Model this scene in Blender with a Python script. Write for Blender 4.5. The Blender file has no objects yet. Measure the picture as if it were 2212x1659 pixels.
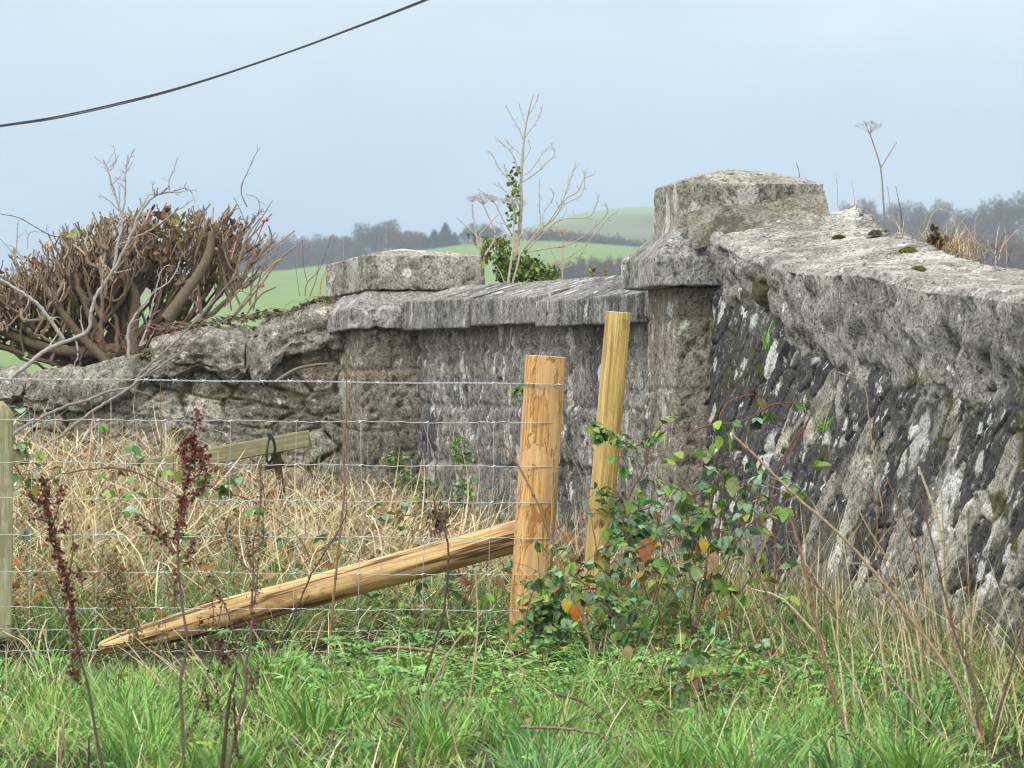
import bpy, math, random
import numpy as np
from mathutils import Vector, Matrix

SC = bpy.context.scene
COL = SC.collection
rnd = random.Random(7)
rg = np.random.default_rng(11)

# ------------------------------------------------------------------ camera, sky, sun
F = 13300.0                      # focal length in units of a 2212 wide picture
cam_d = bpy.data.cameras.new('camera')
cam = bpy.data.objects.new('camera', cam_d); COL.objects.link(cam)
cam.location = (0, 0, 1.5); cam.rotation_euler = (math.radians(90), 0, 0)
cam_d.sensor_width = 36; cam_d.lens = 36 * F / 2212
cam_d.clip_start = 0.5; cam_d.clip_end = 9000
cam_d.dof.use_dof = True; cam_d.dof.focus_distance = 24.0; cam_d.dof.aperture_fstop = 22
SC.camera = cam

SUN_EL, SUN_AZ = math.radians(48), math.radians(-35)     # behind the camera, a little to its left
world = bpy.data.worlds.new('World'); SC.world = world; world.use_nodes = True
wn = world.node_tree; wn.nodes.clear()
def WN(t, **k):
    n = wn.nodes.new(t)
    for a, b in k.items(): setattr(n, a, b)
    return n
sky = WN('ShaderNodeTexSky', sky_type='NISHITA', sun_disc=False)
sky.sun_elevation = SUN_EL; sky.sun_rotation = math.radians(180) + SUN_AZ
tc = WN('ShaderNodeTexCoord'); sep = WN('ShaderNodeSeparateXYZ')
wn.links.new(tc.outputs['Generated'], sep.inputs[0])
mr = WN('ShaderNodeMapRange'); mr.inputs[1].default_value = 0.0; mr.inputs[2].default_value = 0.25
nz = WN('ShaderNodeTexNoise'); nz.inputs['Scale'].default_value = 14; nz.inputs['Detail'].default_value = 4
mp = WN('ShaderNodeMapping'); mp.inputs['Scale'].default_value = (1, 1, 3.0)
wn.links.new(tc.outputs['Generated'], mp.inputs[0]); wn.links.new(mp.outputs[0], nz.inputs[0])
ma = WN('ShaderNodeMath', operation='MULTIPLY_ADD'); ma.inputs[1].default_value = 0.055
wn.links.new(nz.outputs[0], ma.inputs[0]); wn.links.new(sep.outputs[2], ma.inputs[2])
wn.links.new(ma.outputs[0], mr.inputs[0])
rp = WN('ShaderNodeValToRGB')
EL = rp.color_ramp.elements
EL[0].position = 0.0; EL[0].color = (.42, .58, .82, 1)
EL[1].position = 1.0; EL[1].color = (1.75, 1.72, 1.66, 1)
for p, c in ((.16, (.425, .575, .81)), (.24, (.52, .69, .88)), (.34, (.66, .80, .93)), (.6, (1.3, 1.36, 1.40))):
    e = EL.new(p); e.color = (*c, 1)
wn.links.new(mr.outputs[0], rp.inputs[0])
sc_ = WN('ShaderNodeVectorMath', operation='SCALE'); sc_.inputs['Scale'].default_value = 10.0
wn.links.new(rp.outputs[0], sc_.inputs[0])
mx = WN('ShaderNodeMix', data_type='RGBA'); mx.inputs[0].default_value = 0.93
wn.links.new(sky.outputs[0], mx.inputs[6]); wn.links.new(sc_.outputs[0], mx.inputs[7])
bg = WN('ShaderNodeBackground'); bg.inputs[1].default_value = 0.1
wn.links.new(mx.outputs[2], bg.inputs[0])
wo = WN('ShaderNodeOutputWorld'); wn.links.new(bg.outputs[0], wo.inputs[0])

sun_d = bpy.data.lights.new('sun', 'SUN'); sun_d.energy = 1.5; sun_d.angle = math.radians(14); sun_d.color = (1, .96, .9)
sun = bpy.data.objects.new('sun', sun_d); COL.objects.link(sun)
sv = Vector((math.sin(SUN_AZ) * math.cos(SUN_EL), -math.cos(SUN_AZ) * math.cos(SUN_EL), math.sin(SUN_EL)))
sun.rotation_euler = (-sv).to_track_quat('-Z', 'Y').to_euler()
SC.view_settings.view_transform = 'Standard'; SC.view_settings.look = 'None'
SC.view_settings.exposure = 0.3; SC.view_settings.gamma = 1.0
SC.cycles.use_denoising = True; SC.cycles.filter_width = 1.15
SC.cycles.max_bounces = 6; SC.cycles.transparent_max_bounces = 6; SC.cycles.volume_bounces = 0

# ------------------------------------------------------------------ picture point -> world
def at(px, py, Y):
    return Vector(((px - 1106) / F * Y, Y, 1.5 - (py - 829.5) / F * Y))
ZM = {1: (0, 270, 2.998), 2: (648, 270, 2.998), 3: (1296, 270, 2.415), 4: (0, 810, 2.998),
      5: (648, 810, 2.998), 6: (1296, 918, 2.415), 7: (0, 1242, 2.998), 8: (648, 1242, 2.998), 0: (0, 0, 1)}
def R(k, pts, Y):
    x0, y0, s = ZM[k]
    Ys = Y if isinstance(Y, (list, tuple)) else [Y] * len(pts)
    if len(Ys) == 2 and len(pts) > 2:
        Ys = [Ys[0] + (Ys[1] - Ys[0]) * i / (len(pts) - 1) for i in range(len(pts))]
    return [at(x0 + x / s, y0 + y / s, d) for (x, y), d in zip(pts, Ys)]

# ------------------------------------------------------------------ noise
def _h(ix, iy, iz, seed):
    n = (ix.astype(np.int64) * 73856093) ^ (iy.astype(np.int64) * 19349663) ^ (iz.astype(np.int64) * 83492791) ^ (seed * 2654435761)
    n = (n ^ (n >> 13)) * 1274126177 & 0x7fffffff
    n = (n ^ (n >> 16)) * 668265263 & 0x7fffffff
    return ((n >> 7) & 0xffff) / 65535.0
def vnoise(p, seed=0):
    i = np.floor(p).astype(np.int64); f = p - i; f = f * f * (3 - 2 * f)
    r = 0
    for dx in (0, 1):
        wx = f[..., 0] if dx else 1 - f[..., 0]
        for dy in (0, 1):
            wy = f[..., 1] if dy else 1 - f[..., 1]
            for dz in (0, 1):
                wz = f[..., 2] if dz else 1 - f[..., 2]
                r = r + _h(i[..., 0] + dx, i[..., 1] + dy, i[..., 2] + dz, seed) * wx * wy * wz
    return r
def fbm(p, octs=4, gain=.5, seed=0):
    a, t, r = 1.0, 0.0, 0
    for o in range(octs):
        r = r + a * (vnoise(p * (2.03 ** o) + 17.3 * o, seed + o) - .5); t += a; a *= gain
    return r / t * 2
def worley(x, y, seed=0):
    """nearest and second nearest feature distance, id of the nearest"""
    ix = np.floor(x).astype(np.int64); iy = np.floor(y).astype(np.int64)
    f1 = np.full(x.shape, 9.0); f2 = np.full(x.shape, 9.0); idd = np.zeros(x.shape)
    z = np.zeros_like(ix)
    for dx in (-1, 0, 1):
        for dy in (-1, 0, 1):
            cx, cy = ix + dx, iy + dy
            px = cx + .1 + .8 * _h(cx, cy, z, seed); py = cy + .1 + .8 * _h(cx, cy, z + 1, seed)
            d = np.hypot(px - x, py - y); ci = _h(cx, cy, z + 2, seed)
            near = d < f1
            f2 = np.where(near, f1, np.minimum(f2, d)); idd = np.where(near, ci, idd); f1 = np.where(near, d, f1)
    return f1, f2, idd
def sm(x, a, b):
    t = np.clip((x - a) / (b - a), 0, 1); return t * t * (3 - 2 * t)

# ------------------------------------------------------------------ mesh and object helpers
class MB:
    def __init__(s): s.v = []; s.f = []; s.c = []; s.n = 0; s.att = {}
    def add(s, v, f, c=None):
        v = np.asarray(v, float).reshape(-1, 3)
        s.v.append(v)
        f = np.asarray(f, dtype=np.int64)
        s.f.append(f + s.n)
        if c is None: c = (.5, .5, .5)
        c = np.asarray(c, float)
        if c.ndim == 1: c = np.broadcast_to(c, (len(v), 3))
        s.c.append(c); s.n += len(v)
    def mesh(s, name, mats, smooth=True):
        me = bpy.data.meshes.new(name)
        V = np.concatenate(s.v) if s.v else np.zeros((0, 3))
        nl = sum(f.size for f in s.f); nf = sum(len(f) for f in s.f)
        me.vertices.add(len(V)); me.vertices.foreach_set('co', V.astype(np.float32).ravel())
        me.loops.add(nl); me.polygons.add(nf)
        me.loops.foreach_set('vertex_index', np.concatenate([f.ravel() for f in s.f]).astype(np.int32))
        tot = np.concatenate([np.full(len(f), f.shape[1]) for f in s.f]).astype(np.int32)
        me.polygons.foreach_set('loop_start', (np.cumsum(tot) - tot).astype(np.int32))
        me.update(calc_edges=True)
        me.polygons.foreach_set('use_smooth', np.full(nf, smooth))
        C = np.concatenate(s.c)
        ca = me.color_attributes.new('Col', 'FLOAT_COLOR', 'POINT')
        ca.data.foreach_set('color', np.concatenate([C, np.ones((len(C), 1))], 1).astype(np.float32).ravel())
        for m in (mats if isinstance(mats, (list, tuple)) else [mats]): me.materials.append(m)
        me.update()
        return me
def link(name, data, parent=None, loc=None, rz=0, rx=0):
    o = bpy.data.objects.new(name, data); COL.objects.link(o)
    if parent is not None: o.parent = parent
    if loc is not None: o.location = loc
    if rz or rx: o.rotation_euler = (rx, 0, rz)
    return o
def tag(o, label=None, cat=None, group=None, kind=None):
    if label: o['label'] = label
    if cat: o['category'] = cat
    if group: o['group'] = group
    if kind: o['kind'] = kind
    return o
def empty(name, loc, rz=0): return link(name, None, None, loc, rz)
def build(mb, name, mat, parent=None, smooth=True, keep_world=True):
    """mesh given in world coordinates; under a parent Empty it is shifted into the parent's frame"""
    if parent is not None and keep_world:
        M = Matrix.LocRotScale(parent.location, parent.rotation_euler, parent.scale).inverted()
        A = np.array(M.to_3x3()); b = np.array(M.translation)
        mb.v = [v @ A.T + b for v in mb.v]
    o = link(name, mb.mesh(name, mat, smooth), parent)
    return o
def top_mesh(mb, name, mat, origin, smooth=True):
    mb.v = [v - np.array(origin) for v in mb.v]
    return link(name, mb.mesh(name, mat, smooth), None, origin)

def smooth_path(pts, n):
    P = np.array([list(p) for p in pts], float)
    if len(P) < 3:
        t = np.linspace(0, 1, n)[:, None]; return P[0] * (1 - t) + P[-1] * t
    Q = np.vstack([2 * P[0] - P[1], P, 2 * P[-1] - P[-2]])
    out = []
    for u in np.linspace(0, len(P) - 1 - 1e-9, n):
        i = int(u); t = u - i
        a, b, c, d = Q[i], Q[i + 1], Q[i + 2], Q[i + 3]
        out.append(.5 * (2 * b + (c - a) * t + (2 * a - 5 * b + 4 * c - d) * t * t + (3 * b - a - 3 * c + d) * t ** 3))
    return np.array(out)
def tube(mb, P, r, sides=6, col=(.5, .5, .5), rough=0, endcol=None, cap=True):
    P = np.asarray(P, float); n = len(P)
    r = np.broadcast_to(np.asarray(r, float), (n,)) if np.ndim(r) <= 1 and np.size(r) in (1, n) else np.interp(np.linspace(0, 1, n), np.linspace(0, 1, len(r)), r)
    T = np.gradient(P, axis=0); T /= np.linalg.norm(T, axis=1)[:, None] + 1e-12
    up = np.array([0, 0, 1.]) if abs(T[0][2]) < .9 else np.array([1., 0, 0])
    A = np.cross(T, up); A /= np.linalg.norm(A, axis=1)[:, None] + 1e-12
    B = np.cross(T, A)
    a = np.linspace(0, 2 * np.pi, sides, endpoint=False)
    rr = r[:, None] * np.ones((1, sides))
    if rough: rr = rr * (1 + rough * (rg.random((n, sides)) - .5))
    V = P[:, None, :] + rr[..., None] * (np.cos(a)[None, :, None] * A[:, None, :] + np.sin(a)[None, :, None] * B[:, None, :])
    i = np.arange(n - 1)[:, None] * sides; j = np.arange(sides)[None, :]; k = (j + 1) % sides
    f = np.stack([i + j, i + sides + j, i + sides + k, i + k], -1).reshape(-1, 4)
    c = np.asarray(col, float)
    if c.ndim == 1: c = np.broadcast_to(c, (n * sides, 3))
    mb.add(V.reshape(-1, 3), f, c)
    if cap:
        for row, flip in ((0, 0), (n - 1, 1)):
            idx = np.arange(sides) if flip == 0 else np.arange(sides)[::-1]
            mb.add(V[row][idx], np.arange(sides)[None, :][:, ::-1] if False else np.arange(sides)[None, :], endcol if endcol is not None else c[0])

def grid_faces(ns, nw, wrap=False):
    i = np.arange(ns - 1)[:, None]; m = nw if wrap else nw - 1
    j = np.arange(m)[None, :]; k = (j + 1) % nw
    return np.stack([i * nw + j, i * nw + k, (i + 1) * nw + k, (i + 1) * nw + j], -1).reshape(-1, 4)
def grid_normals(P, wrap):
    du = np.gradient(P, axis=0)
    if wrap: dv = (np.roll(P, -1, 1) - np.roll(P, 1, 1)) / 2
    else: dv = np.gradient(P, axis=1)
    N = np.cross(dv, du); N /= np.linalg.norm(N, axis=-1)[..., None] + 1e-12
    return N

def loft(rings, res=.012, disp=None, flip=False):
    """rings (z, x0, x1, y0, y1) bottom to top -> closed, finely divided, roughened block"""
    z0 = rings[0]
    wx, wy = z0[2] - z0[1], z0[4] - z0[3]
    nx, ny = max(4, int(wx / res)), max(4, int(wy / res))
    def per(r):
        z, a, b, c, d = r
        tx, ty = np.linspace(0, 1, nx, endpoint=False), np.linspace(0, 1, ny, endpoint=False)
        x = np.concatenate([a + (b - a) * tx, np.full(ny, b), b + (a - b) * tx, np.full(ny, a)])
        y = np.concatenate([np.full(nx, c), c + (d - c) * ty, np.full(nx, d), d + (c - d) * ty])
        return np.stack([x, y, np.full(len(x), z)], -1)
    rows = []
    for q in range(len(rings) - 1):
        A, B = per(rings[q]), per(rings[q + 1])
        L = max(abs(rings[q + 1][0] - rings[q][0]), abs(rings[q + 1][1] - rings[q][1]), abs(rings[q + 1][3] - rings[q][3]))
        m = max(2, int(L / res))
        for t in np.linspace(0, 1, m, endpoint=(q == len(rings) - 2)): rows.append(A * (1 - t) + B * t)
    # bottom closes inwards
    b0 = rows[0]; cen = b0.mean(0)
    rows = [cen + (b0 - cen) * t for t in (.02, .5, .9)] + rows
    rows.append(rows[-1].mean(0) + (rows[-1] - rows[-1].mean(0)) * .02)
    P = np.array(rows)
    N = grid_normals(P, True)
    return P, N

def rough_block(rings, mat, name, parent, res=.012, amp=.012, freq=9, pits=.01, seed=0, tint=.5, extra=None, strata=0):
    P, N = loft(rings, res)
    q = P + seed * 3.7
    d = amp * fbm(q * freq, 4, .55, seed)
    d += .35 * amp * fbm(q * freq * 4.5, 3, .6, seed + 9)
    pn = vnoise(q * 38, seed + 3); d -= pits * sm(pn, .66, .9)
    if strata: d += strata * fbm(q * np.array([3, 3, 30.]), 3, .5, seed + 5)
    if extra is not None: d = d + extra(P, N)
    P2 = P + N * d[..., None]
    mb = MB(); ns, nw = P.shape[:2]
    moss = sm(fbm(q * 3.0, 3, .5, seed + 40), .25, .45)
    c = np.stack([np.full(P.shape[:2], tint), np.zeros(P.shape[:2]), moss * 0], -1)
    mb.add(P2.reshape(-1, 3), grid_faces(ns, nw, True), c.reshape(-1, 3))
    return link(name, mb.mesh(name, mat), parent)

# ------------------------------------------------------------------ materials
class NT:
    def __init__(s, name):
        s.m = bpy.data.materials.new(name); s.m.use_nodes = True; s.t = s.m.node_tree; s.t.nodes.clear()
    def n(s, t, **k):
        x = s.t.nodes.new(t)
        for a, b in k.items(): setattr(x, a, b)
        return x
    def l(s, a, b): s.t.links.new(a, b)
    def coord(s, scale=(1, 1, 1), rot=(0, 0, 0)):
        c = s.n('ShaderNodeTexCoord'); m = s.n('ShaderNodeMapping'); m.inputs['Scale'].default_value = scale; m.inputs['Rotation'].default_value = rot
        s.l(c.outputs['Object'], m.inputs[0]); return m.outputs[0]
    def noise(s, co, scale, det=5, ro=.6, dist=0):
        x = s.n('ShaderNodeTexNoise'); x.inputs['Scale'].default_value = scale; x.inputs['Detail'].default_value = det
        x.inputs['Roughness'].default_value = ro; x.inputs['Distortion'].default_value = dist
        s.l(co, x.inputs[0]); return x.outputs[0]
    def ramp(s, fac, stops, interp='LINEAR'):
        x = s.n('ShaderNodeValToRGB'); x.color_ramp.interpolation = interp; e = x.color_ramp.elements
        for i, (p, c) in enumerate(stops):
            c = (c, c, c) if isinstance(c, (int, float)) else c
            if i < 2: e[i].position = p; e[i].color = (*c, 1)
            else: q = e.new(p); q.color = (*c, 1)
        s.l(fac, x.inputs[0]); return x.outputs[0]
    def mix(s, fac, a, b, mode='MIX'):
        x = s.n('ShaderNodeMix', data_type='RGBA', blend_type=mode)
        for v, i in ((fac, 0), (a, 6), (b, 7)):
            if isinstance(v, (int, float)): x.inputs[i].default_value = v
            elif isinstance(v, tuple): x.inputs[i].default_value = (*v, 1)
            else: s.l(v, x.inputs[i])
        return x.outputs[2]
    def math(s, op, a, b=0.0):
        x = s.n('ShaderNodeMath', operation=op)
        for v, i in ((a, 0), (b, 1)):
            if isinstance(v, (int, float)): x.inputs[i].default_value = v
            else: s.l(v, x.inputs[i])
        return x.outputs[0]
    def attr(s, name='Col'):
        x = s.n('ShaderNodeAttribute'); x.attribute_name = name
        q = s.n('ShaderNodeSeparateColor'); s.l(x.outputs['Color'], q.inputs[0])
        return x.outputs['Color'], q.outputs[0], q.outputs[1], q.outputs[2]
    def bump(s, h, strength=.5, dist=.01, prev=None):
        x = s.n('ShaderNodeBump'); x.inputs['Strength'].default_value = strength; x.inputs['Distance'].default_value = dist
        s.l(h, x.inputs['Height'])
        if prev is not None: s.l(prev, x.inputs['Normal'])
        return x.outputs[0]
    def out(s, col, rough=.9, normal=None, trans=0, spec=.3):
        b = s.n('ShaderNodeBsdfPrincipled')
        if isinstance(col, tuple): b.inputs['Base Color'].default_value = (*col, 1)
        else: s.l(col, b.inputs['Base Color'])
        if isinstance(rough, (int, float)): b.inputs['Roughness'].default_value = rough
        else: s.l(rough, b.inputs['Roughness'])
        b.inputs['Specular IOR Level'].default_value = spec
        if normal is not None: s.l(normal, b.inputs['Normal'])
        o = s.n('ShaderNodeOutputMaterial')
        if trans:
            t = s.n('ShaderNodeBsdfTranslucent'); s.l(col, t.inputs[0])
            mx = s.n('ShaderNodeMixShader'); mx.inputs[0].default_value = trans
            s.l(b.outputs[0], mx.inputs[1]); s.l(t.outputs[0], mx.inputs[2]); s.l(mx.outputs[0], o.inputs[0])
        else: s.l(b.outputs[0], o.inputs[0])
        return s.m

def stone_mat(name, cols, streak=(1, 1, 1), rot=(0, 0, 0), lich=.60, lichcol=(.52, .52, .49), dark=.58, darkcol=(.05, .052, .056),
              ochre=.68, bump=.6, side=None, soft=.04, darkmix=.85, lscale=11, dscale=2.4, blobs=()):
    """side: (colour stops, dark threshold) for faces that look along local -x (rain-streaked side)"""
    t = NT(name)
    raw = t.coord()
    if any(rot):
        co0 = t.coord((1, 1, 1), rot); m2 = t.n('ShaderNodeMapping'); m2.inputs['Scale'].default_value = streak
        t.l(co0, m2.inputs[0]); co = m2.outputs[0]
    else: co = t.coord(streak, rot)
    n1 = t.noise(co, 5, 8, .65, .4)
    base = t.ramp(n1, [(.30, cols[0]), (.5, cols[1]), (.70, cols[2])])
    _, tint, joint, moss = t.attr()
    base = t.mix(1.0, base, t.ramp(tint, [(0, .58), (.75, 1.12), (1, 1.65)]), 'MULTIPLY')
    n3 = t.noise(co, dscale, 7, .68, .6)
    n3 = t.math('ADD', n3, t.math('MULTIPLY', t.math('SUBTRACT', joint, .0), .35))
    dk = t.ramp(n3, [(dark - soft, 0.0), (dark + soft, 1.0)])
    dkf = t.math('MULTIPLY', dk, darkmix)
    base = t.mix(dkf, base, darkcol)
    n6 = t.noise(co, 30, 7, .75)
    base = t.mix(t.ramp(n6, [(.53, 0.0), (.62, .75)]), base, tuple(c * .33 for c in cols[0]))
    base = t.mix(t.ramp(n6, [(.34, .75), (.44, 0.0)]), base, tuple(min(1, c * 1.35) for c in cols[2]))
    n2 = t.noise(co, lscale, 9, .62, .3)
    base = t.mix(t.ramp(n2, [(lich, 0.0), (lich + .025, .92)]), base, lichcol)
    for bs, br in blobs:
        vo = t.n('ShaderNodeTexVoronoi'); vo.inputs['Scale'].default_value = bs; vo.inputs['Randomness'].default_value = 1
        nn = t.noise(co, bs * 2.6, 4, .6)
        jit = t.n('ShaderNodeVectorMath', operation='MULTIPLY_ADD')
        cn = t.n('ShaderNodeCombineXYZ'); nb = t.math('SUBTRACT', nn, .5)
        for q in range(3): t.l(nb, cn.inputs[q])
        jit.inputs[1].default_value = (.42 / bs,) * 3; t.l(cn.outputs[0], jit.inputs[0]); t.l(co, jit.inputs[2])
        t.l(jit.outputs[0], vo.inputs['Vector'])
        sp = t.n('ShaderNodeSeparateColor'); t.l(vo.outputs['Color'], sp.inputs[0])
        rad = t.math('MULTIPLY', t.math('SUBTRACT', sp.outputs[0], .45), br)
        msk = t.math('MULTIPLY', t.math('SUBTRACT', rad, vo.outputs['Distance']), 14.0)
        base = t.mix(t.ramp(msk, [(0.0, 0.0), (1.0, .95)]), base, t.ramp(sp.outputs[1], [(.2, tuple(c * .72 for c in lichcol)), (.8, lichcol)]))
    n4 = t.noise(raw, 8, 7, .7, .5)
    base = t.mix(t.ramp(n4, [(ochre, 0.0), (ochre + .05, .6)]), base, (.33, .24, .08))
    n5 = t.noise(raw, 90, 3, .7)
    base = t.mix(1.0, base, t.ramp(n5, [(.36, .30), (.47, .95), (.56, 1.05), (.68, 1.6)]), 'MULTIPLY')
    mossn = t.noise(raw, 40, 4, .7)
    base = t.mix(moss, base, t.ramp(mossn, [(.35, (.025, .03, .01)), (.65, (.10, .10, .03))]))
    b1 = t.bump(n2, bump, .02); b2 = t.bump(n5, bump, .006, b1); b3 = t.bump(n6, bump, .012, b2)
    return t.out(base, .93, b3, spec=.2)

def leaf_mat(name, rough=.5, trans=.25, spec=.4, fleck=0.0):
    t = NT(name); c, *_ = t.attr()
    n = t.noise(t.coord(), 60, 3, .6)
    c = t.mix(1.0, c, t.ramp(n, [(.3, .75), (.7, 1.2)]), 'MULTIPLY')
    return t.out(c, rough, None, trans, spec)
def bark_mat(name, rough=.85, sc=60):
    t = NT(name); c, *_ = t.attr()
    co = t.coord((1, 1, 1)); n = t.noise(co, sc, 5, .7)
    c = t.mix(1.0, c, t.ramp(n, [(.3, .6), (.55, 1.05), (.75, 1.4)]), 'MULTIPLY')
    return t.out(c, rough, t.bump(n, .5, .006), 0, .2)

M_left = stone_mat('weathered_dressed_stone_streaked', ((.16, .15, .135), (.25, .235, .21), (.37, .355, .32)), (1, 1, .35), lich=.645, dark=.60)
M_front = M_left

GREY = ((.15, .145, .13), (.25, .24, .215), (.38, .37, .335))
WARM = ((.16, .145, .115), (.27, .245, .195), (.40, .37, .31))
M_pier = stone_mat('pier_stone', WARM, (1, 1, .7), lich=.60, blobs=((5.0, .6),), dark=.60, ochre=.66)
M_cope = stone_mat('coping_stone_streaked', ((.14, .14, .135), (.23, .228, .22), (.35, .345, .325)), (1, 1, .5), lich=.60, blobs=((7.0, .55),), dark=.57, darkcol=(.07, .072, .078))
M_wall = stone_mat('parapet_ashlar', ((.145, .14, .125), (.25, .24, .215), (.39, .38, .345)), (1, 1, .5), lich=.60, blobs=((6.0, .6), (12.0, .6)), dark=.575, darkcol=(.07, .07, .075))
M_rub_l = stone_mat('rubble_stone_brown', ((.15, .14, .11), (.27, .25, .20), (.44, .415, .35)), lich=.64, dark=.64, ochre=.67)
M_rub_r = stone_mat('rubble_stone_dark', ((.11, .106, .092), (.21, .203, .178), (.38, .365, .32)), (.8, .48, 1.15), (math.radians(40), 0, 0),
                    lich=.615, lichcol=(.62, .63, .61), dark=.49, darkcol=(.04, .042, .048), lscale=8, dscale=2.0, soft=.03, ochre=.62, blobs=((3.6, .72), (6.0, .72), (12.0, .72)))
M_rough = stone_mat('coping_rough_pale', ((.13, .126, .112), (.25, .242, .22), (.40, .39, .36)), lich=.62, lichcol=(.60, .59, .57), dark=.68, ochre=.70, bump=.9)

# ================================================================== THE SETTING
def gz(X, Y):
    X = np.asarray(X, float); Y = np.asarray(Y, float)
    k = .016 + .034 * sm(-X, -.2, 2.2)
    z = np.where(Y < 21.5, .545 - .0196 * (21.5 - Y), .545 + k * np.minimum(Y - 21.5, 8.3))
    z = z + .04 * sm(Y, 21.2, 22.4) * sm(-X, -.9, .2)
    z = z - .05 * sm(Y, 30.5, 33) * (Y - 30.5)
    p = np.stack([X * 1.3, Y * 1.3, X * 0], -1)
    return z + .05 * fbm(p, 3, .5, 5) * sm(34 - Y, 0, 3)

def ground():
    xs = np.concatenate([np.linspace(-40, -4, 14), np.linspace(-3.8, 3.8, 150), np.linspace(4, 40, 14)])
    ys = np.concatenate([np.linspace(-6, 14, 14), np.linspace(14.4, 33, 260), np.linspace(34, 60, 14)])
    Y, X = np.meshgrid(ys, xs, indexing='ij')
    Z = gz(X, Y)
    mb = MB(); P = np.stack([X, Y, Z], -1)
    mb.add(P.reshape(-1, 3), grid_faces(len(ys), len(xs)))
    t = NT('soil_and_thatch'); co = t.coord()
    n = t.noise(co, 22, 6, .7)
    c = t.ramp(n, [(.3, (.012, .012, .006)), (.5, (.028, .032, .012)), (.7, (.06, .05, .028))])
    m = t.out(c, .95, t.bump(n, .8, .03))
    o = link('ground', mb.mesh('ground', m)); tag(o, kind='structure')
ground()

def hills():
    rad = [58, 90, 160, 400, 700, 900, 1060, 1250, 1330, 1500, 1800, 2200, 2350, 2700]
    rows = {58: None, 90: None, 160: None,
            400: [(-3000, 815), (5000, 815)],
            700: [(-3000, 760), (300, 700), (570, 672), (720, 655), (1100, 640), (1500, 660), (5000, 660)],
            900: [(-3000, 650), (0, 650), (570, 640), (720, 610), (1100, 592), (1400, 605), (1840, 600), (5000, 600)],
            1060: [(-3000, 625), (0, 620), (570, 605), (720, 590), (1000, 560), (1200, 545), (1400, 565), (1840, 580), (5000, 580)],
            1250: [(-3000, 600), (0, 600), (540, 592), (700, 575), (930, 533), (1020, 521), (1150, 513), (1260, 520), (1400, 537), (1840, 545), (5000, 545)],
            1330: [(-3000, 605), (540, 600), (700, 588), (930, 548), (1150, 532), (1400, 550), (1840, 545), (5000, 545)],
            1500: [(-3000, 610), (540, 605), (930, 560), (1150, 525), (1400, 525), (1840, 535), (5000, 540)],
            1800: [(-3000, 600), (700, 600), (1000, 550), (1150, 505), (1250, 492), (1413, 490), (1840, 520), (2212, 505), (5000, 510)],
            2200: [(-3000, 600), (900, 590), (1010, 540), (1130, 487), (1250, 453), (1413, 441), (1600, 450), (1840, 500), (2140, 505), (2212, 468), (2600, 450), (5000, 500)],
            2350: [(-3000, 640), (5000, 640)], 2700: [(-3000, 800), (5000, 800)]}
    zl = {58: .2, 90: -2.0, 160: -3.0}
    pxs = np.concatenate([np.linspace(-6000, -300, 30), np.linspace(-270, 2500, 220), np.linspace(2550, 8000, 30)])
    rr = np.concatenate([np.linspace(rad[i], rad[i + 1], 9, endpoint=False) for i in range(len(rad) - 1)] + [[rad[-1]]])
    H = []
    for r in rad:
        if rows[r] is None: H.append(np.full(len(pxs), zl[r]))
        else:
            a = np.array(rows[r], float); y = np.interp(pxs, a[:, 0], a[:, 1])
            k = np.ones(25) / 25; y = np.convolve(np.pad(y, 12, mode='edge'), k, 'valid')
            H.append(1.5 - (y - 829.5) / F * r)
    H = np.array(H)
    # smooth radial interpolation
    Z = np.array([np.interp(rr, rad, H[:, j]) for j in range(len(pxs))]).T
    RR, PX = np.meshgrid(rr, pxs, indexing='ij')
    X = (PX - 1106) / F * RR
    P = np.stack([X, RR, Z + .35 * fbm(np.stack([X * .02, RR * .01, X * 0], -1), 3) * sm(RR, 300, 800)], -1)
    fl = fbm(np.stack([X * .035, RR * .008, X * 0], -1), 4, .6, 3)
    green = np.array([.125, .215, .034]); moor = np.array([.115, .15, .05]); brown = np.array([.10, .085, .04])
    c = np.broadcast_to(green, P.shape).copy()
    c += (.12 * fl)[..., None] * green
    w = sm(RR, 1300, 1420)
    c = c * (1 - w[..., None]) + w[..., None] * (moor + sm(fl, -.1, .35)[..., None] * (brown - moor))
    top = (sm(RR, 1980, 2100))[..., None]
    c = c * (1 - top) + top * np.array([.17, .25, .06])
    v = (sm(RR, 1020, 900) * sm(PX, 1080, 1180))[..., None]
    c = c * (1 - v) + v * (brown + .3 * fl[..., None] * brown)
    v = (sm(RR, 1020, 1100) * sm(PX, 1780, 1850) * (1 - sm(RR, 2100, 2180)))[..., None]
    c = c * (1 - v) + v * brown
    mb = MB(); mb.add(P.reshape(-1, 3), grid_faces(len(rr), len(pxs)), c.reshape(-1, 3))
    t = NT('pasture_and_moor'); cc, *_ = t.attr(); n = t.noise(t.coord((1, .3, 1)), .35, 7, .7)
    cc = t.mix(1.0, cc, t.ramp(n, [(.3, .7), (.7, 1.25)]), 'MULTIPLY')
    o = link('hills', mb.mesh('hills', t.out(cc, .95))); tag(o, kind='structure')
    def surf(px, r):
        j = np.interp(px, pxs, np.arange(len(pxs)))
        col = np.array([np.interp(j, np.arange(len(pxs)), H[i]) for i in range(len(rad))])
        return float(np.interp(r, rad, col))
    return surf
hill_z = hills()

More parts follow.
